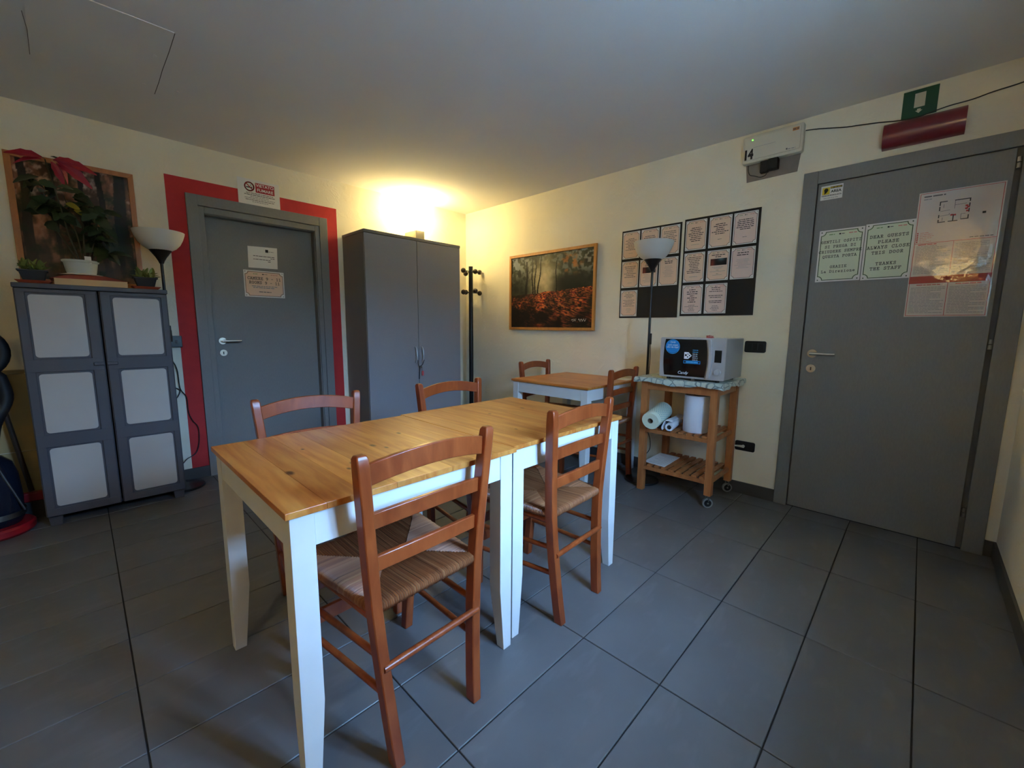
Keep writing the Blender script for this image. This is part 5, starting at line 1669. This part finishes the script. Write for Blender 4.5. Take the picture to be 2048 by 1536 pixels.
for j in range(ny + 1):
    for i in range(nx + 1):
        u, v = i / nx, j / ny
        k = 0.0012 + 0.0022 * (fbm(np.array(u * 5.0), np.array(v * 8.0), 55) ) * math.exp(-((v - 0.42) / 0.28) ** 2)
        vs.append(FR.p(A0 - 0.002 + (A1 - A0 + 0.004) * u, B0 - 0.002 + (B1 - B0 + 0.004) * v, CE + 0.0006 + k))
for j in range(ny):
    for i in range(nx):
        q = j * (nx + 1) + i
        fs.append((q, q + 1, q + nx + 2, q + nx + 1))
mb.add(vs, fs, 'laminate', True)
mb.build('clear_sleeve', ev, sharp=180)

# ------------------------------------------------------------------ signs on and above the left door
FD = Frame((0, 0.056, 0), (1, 0, 0), (0, 0, 1))
o = MB().prism(FD, [(-2.204, 1.621), (-1.990, 1.627), (-1.985, 1.797), (-2.200, 1.789)], 0.0002, 0.0009, 'paper').build('paper_notice', label='plain white sheet on the left door above the peach room sign', cat='notice')
pr = MB()
pr.quad(FD, -2.075, -2.053, 1.752, 1.775, 0.0012, 'ink_black')
word_bars(pr, FD, -2.05, -2.012, 1.760, 0.005, 0.0012, 'ink_light', 1, False)
word_bars(pr, FD, -2.165, -2.01, 1.718, 0.005, 0.0012, 'ink_grey', 1)
word_bars(pr, FD, -2.04, -2.01, 1.705, 0.005, 0.0012, 'ink_grey', 1)
word_bars(pr, FD, -2.165, -2.04, 1.692, 0.005, 0.0012, 'ink_grey', 1)
word_bars(pr, FD, -2.06, -2.04, 1.679, 0.005, 0.0012, 'ink_grey', 1)
pr.build('print', o, kind='stuff')
o, pr, cc = sheet('room_sign', FD, -2.243, -1.947, 1.391, 1.602, 0.0002, 'peach', 'ink_grey', 'peach sign reading CAMERE and ROOMS on the left door', 'sign')
typed(pr, FD, 'CAMERE 9 - 11', -2.095, 1.530, 0.020, cc, 'ink_black', pitch=0.0190)
typed(pr, FD, 'ROOMS 9 - 11', -2.095, 1.497, 0.020, cc, 'ink_black', pitch=0.0190)
word_bars(pr, FD, -2.19, -2.00, 1.478, 0.006, cc, 'ink_light', 1)
word_bars(pr, FD, -2.18, -2.02, 1.466, 0.006, cc, 'ink_light', 1)
word_bars(pr, FD, -2.14, -2.05, 1.433, 0.006, cc, 'ink_grey', 1)
pr.build('print', o, kind='stuff')
# no smoking notice
o = MB().fbox(FL, -2.252, -1.958, 2.0945, 2.288, 0.0014, 0.0022, 'paper').build('no_smoking_notice', label='white VIETATO FUMARE no smoking notice above the left door', cat='notice')
pr = MB()
cc = 0.0026
pr.line(FL, arc((-2.172, 2.232), 0.031, 0, 2 * math.pi, 24)[:-1], 0.0085, cc, 'sign_red', closed=True)
pr.line(FL, [(-2.150, 2.210), (-2.194, 2.254)], 0.007, cc + 0.0002, 'sign_red')
pr.line(FL, [(-2.190, 2.226), (-2.156, 2.226)], 0.008, cc, 'ink_black')
pr.line(FL, [(-2.158, 2.236), (-2.164, 2.242), (-2.158, 2.250)], 0.003, cc, 'ink_black')
pr.quad(FL, -2.130, -1.995, 2.196, 2.268, cc, 'sign_red')
sans(pr, FL, 'VIETATO', -2.0625, 2.250, 0.031, cc + 0.0003, 'paper', bold=0.0006)
sans(pr, FL, 'FUMARE', -2.0625, 2.216, 0.031, cc + 0.0003, 'paper', bold=0.0006)
for k, (f_, ink) in enumerate(((.85, 'ink_grey'), (.95, 'ink_black'), (.6, 'ink_light'), (.95, 'ink_light'), (.9, 'ink_grey'), (.5, 'ink_light'))):
    word_bars(pr, FL, -2.215, -1.990, 2.185 - k * 0.0125, 0.0045, cc, ink, f_)
pr.build('print', o, kind='stuff')

# ------------------------------------------------------------------ emergency light, exit sign, red lamp, sockets, cables
mat('em_white', (212, 206, 188), 0.4)
mat('em_cover', (222, 216, 198), 0.25)
em = thing('emergency_light', (0, -3.068, 2.232), 'long white emergency light numbered 14 high on the right wall', 'emergency light')
mb = MB()
pts0 = rrect(2.900, 3.236, 2.236, 2.402, 0.012)
mb.prism(FR, pts0, 0.0006, 0.042, 'em_white')
mb.build('housing', em, 0.004)
MB().prism(FR, rrect(2.914, 3.222, 2.254, 2.388, 0.008), 0.0422, 0.049, 'em_cover').build('cover', em, 0.002)
MB().cyl(FR.p(2.958, 2.372, 0.049), FR.p(2.958, 2.372, 0.0505), 0.004, mat('led_green', (90, 255, 70), 0.5, emit=((90, 255, 60), 4.0)), 10).build('indicator', em)
pr = MB()
sans(pr, FR, '14', 2.938, 2.284, 0.080, 0.0494, 'ink_black', bold=0.0042, sx=0.72)
pr.line(FR, [(2.965, 2.325), (3.09, 2.325)], 0.0015, 0.0493, 'ink_light')
pr.quad(FR, 3.178, 3.212, 2.362, 2.380, 0.0493, mat('label_orange', (196, 130, 60), 0.6))
word_bars(pr, FR, 3.180, 3.210, 2.371, 0.007, 0.0496, 'ink_grey', 1, True, (1.5, 2.5))
word_bars(pr, FR, 3.16, 3.20, 2.264, 0.005, 0.0493, 'ink_light', 1)
pr.quad(FR, 3.150, 3.158, 2.262, 2.272, 0.0493, 'ink_grey')
pr.build('print', em, kind='stuff')
o = MB().prism(FR, [(2.928, 2.128), (3.212, 2.134), (3.222, 2.236), (2.918, 2.235)], 0.0006, 0.0035, mat('plate_grey', (134, 122, 110), 0.8, noise=(12, 0.15))).build('cover_plate', label='grey plate on the wall under the emergency light', cat='plate')
ad = thing('power_adapter', (0, -3.066, 2.165), 'black plug adapter on the plate below the emergency light', 'adapter')
MB().fbox(FR, 3.010, 3.055, 2.162, 2.232, 0.004, 0.040, 'black_plastic').build('plug', ad, 0.004)
MB().fbox(FR, 3.056, 3.112, 2.168, 2.234, 0.004, 0.052, 'black_plastic').build('brick', ad, 0.005)
MB().tube(smooth_path([FR.p(3.045, 2.166, 0.02), FR.p(3.040, 2.150, 0.012), FR.p(3.01, 2.144, 0.008), FR.p(2.972, 2.160, 0.007), FR.p(2.945, 2.172, 0.007), FR.p(2.934, 2.20, 0.007), FR.p(2.932, 2.232, 0.007)], 5), 0.0022, 'cable_black', 6).build('lead', ad)
ex = thing('exit_sign', (0, -3.737, 2.282), 'green emergency exit sign with white door and arrow', 'sign')
MB().fbox(FR, 3.670, 3.806, 2.283, 2.419, 0.0006, 0.0026, 'exit_green').build('plate', ex)
pr = MB()
cc = 0.0030
pr.quad(FR, 3.716, 3.758, 2.330, 2.400, cc, 'exit_white')
pr.poly(FR, [(3.730, 2.322), (3.730, 2.314), (3.723, 2.314), (3.737, 2.300), (3.751, 2.314), (3.744, 2.314), (3.744, 2.322)], cc, 'exit_white')
pr.build('symbol', ex)
# red half-round lamp over the door
mat('red_glass', (112, 30, 36), 0.3, coat=0.5)
pts = arc((0.0, 2.205), 1.0, -math.pi / 2, math.pi / 2, 12)
mb = MB()
n = 12
ring_ = [(0.0015 + 0.062 * math.cos(-math.pi / 2 + math.pi * k / n) ** 0.8 if 0 < k < n else 0.0015, 2.2085 + 0.066 * math.sin(-math.pi / 2 + math.pi * k / n)) for k in range(n + 1)]
vs = [FR.p(a, z, c) for a in (3.606, 3.919) for (c, z) in ring_]
k1 = n + 1
fs = [(i, i + 1, k1 + i + 1, k1 + i) for i in range(n)] + [tuple(range(k1))[::-1], tuple(range(k1, 2 * k1))]
mb.add(vs, fs, 'red_glass', True)
mb.build('red_wall_lamp', label='dark red half-round lamp above the right door', cat='lamp')
# cable along the wall from the emergency light, over the red lamp
mb = MB().tube(smooth_path([FR.p(3.237, 2.362, 0.006), FR.p(3.30, 2.352, 0.005), FR.p(3.36, 2.338, 0.006), FR.p(3.43, 2.322, 0.005), FR.p(3.50, 2.312, 0.006), FR.p(3.58, 2.300, 0.006), FR.p(3.66, 2.284, 0.008), FR.p(3.74, 2.279, 0.010), FR.p(3.81, 2.290, 0.008), FR.p(3.86, 2.297, 0.006), FR.p(3.93, 2.300, 0.005), FR.p(4.00, 2.311, 0.006), FR.p(4.09, 2.320, 0.005), FR.p(4.238, 2.345, 0.005)], 5), 0.0028, 'cable_black', 6)
mb.build('wall_cable', label='thin black cable wavering along the wall above the right door', cat='cable')
def socket(a0, a1, z0, z1, label, plug=False):
    t = thing('wall_socket', (0, -(a0 + a1) / 2, z0), label, 'socket', 'black wall plates beside the trolley')
    MB().prism(FR, rrect(a0, a1, z0, z1, 0.012), 0.0006, 0.009, 'black_plastic').build('plate', t, 0.002)
    k = (a1 - a0 - 0.03) / 3
    for i in range(3):
        p = a0 + 0.015 + i * k
        MB().fbox(FR, p + 0.001, p + k - 0.001, z0 + 0.016, z1 - 0.016, 0.0092, 0.0108, 'black_plastic').build('module', t, 0.001)
    if plug:
        mb = MB().tube([FR.p(a0 - 0.006, (z0 + z1) / 2 - 0.004, 0.024), FR.p(a0 + 0.03, (z0 + z1) / 2 - 0.001, 0.024), FR.p(a0 + 0.062, (z0 + z1) / 2, 0.023)], [0.004, 0.007, 0.010], 'lamp_white', 10)
        mb.tube([FR.p(a0 + 0.055, (z0 + z1) / 2, 0.011), FR.p(a0 + 0.055, (z0 + z1) / 2, 0.024)], 0.010, 'lamp_white', 10)
        mb.build('plug', t)
socket(2.998, 3.128, 1.004, 1.082, 'upper black wall socket plate right of the microwave')
socket(2.988, 3.114, 0.312, 0.380, 'lower black wall socket plate with a white plug beside the trolley', True)
sw = thing('wall_switch', (-2.712, 0, 1.00), 'small black wall box between the cupboard and the red band', 'switch')
MB().fbox(FL, -2.748, -2.682, 1.000, 1.082, 0.0016, 0.022, 'black_plastic').build('box', sw, 0.003)
MB().fbox(FL, -2.722, -2.708, 1.028, 1.052, 0.0222, 0.025, 'ink_grey').build('button', sw, 0.001)
MB().fbox(FL, -2.755, -2.737, 1.086, 1.155, 0.0016, 0.018, 'black_plastic').build('plug', sw, 0.003)
# warm wall light on the wall behind the camera, seen only as a reflection
mat('lit_glass2', (255, 240, 205), 0.5, emit=((255, 222, 150), 6.0))
RX, RY, RZ = XW, -4.02, 1.72
s2 = thing('wall_light', (RX, RY, RZ), 'warm glass bowl wall light on the wall behind the camera', 'wall light')
MB().box((RX + 0.001, RY - 0.05, RZ), (RX + 0.16, RY + 0.05, RZ + 0.08), 'sconce_metal').build('bracket', s2, 0.004)
pf = [(0.045, 0.082), (0.075, 0.094), (0.100, 0.116), (0.120, 0.15), (0.136, 0.19), (0.146, 0.235)]
pf += [(r - 0.006, z) for r, z in reversed(pf)]
MB().lathe(pf, (RX + 0.155, RY, RZ), 'lit_glass2', 32).build('glass_bowl', s2)
l2 = bpy.data.lights.new('bulb', 'POINT')
l2.energy = 6
l2.color = (1.0, 0.78, 0.45)
l2.shadow_soft_size = 0.04
lo2 = bpy.data.objects.new('bulb', l2)
COL.objects.link(lo2)
lo2.parent = s2
lo2.location = (0.155, 0, 0.20)
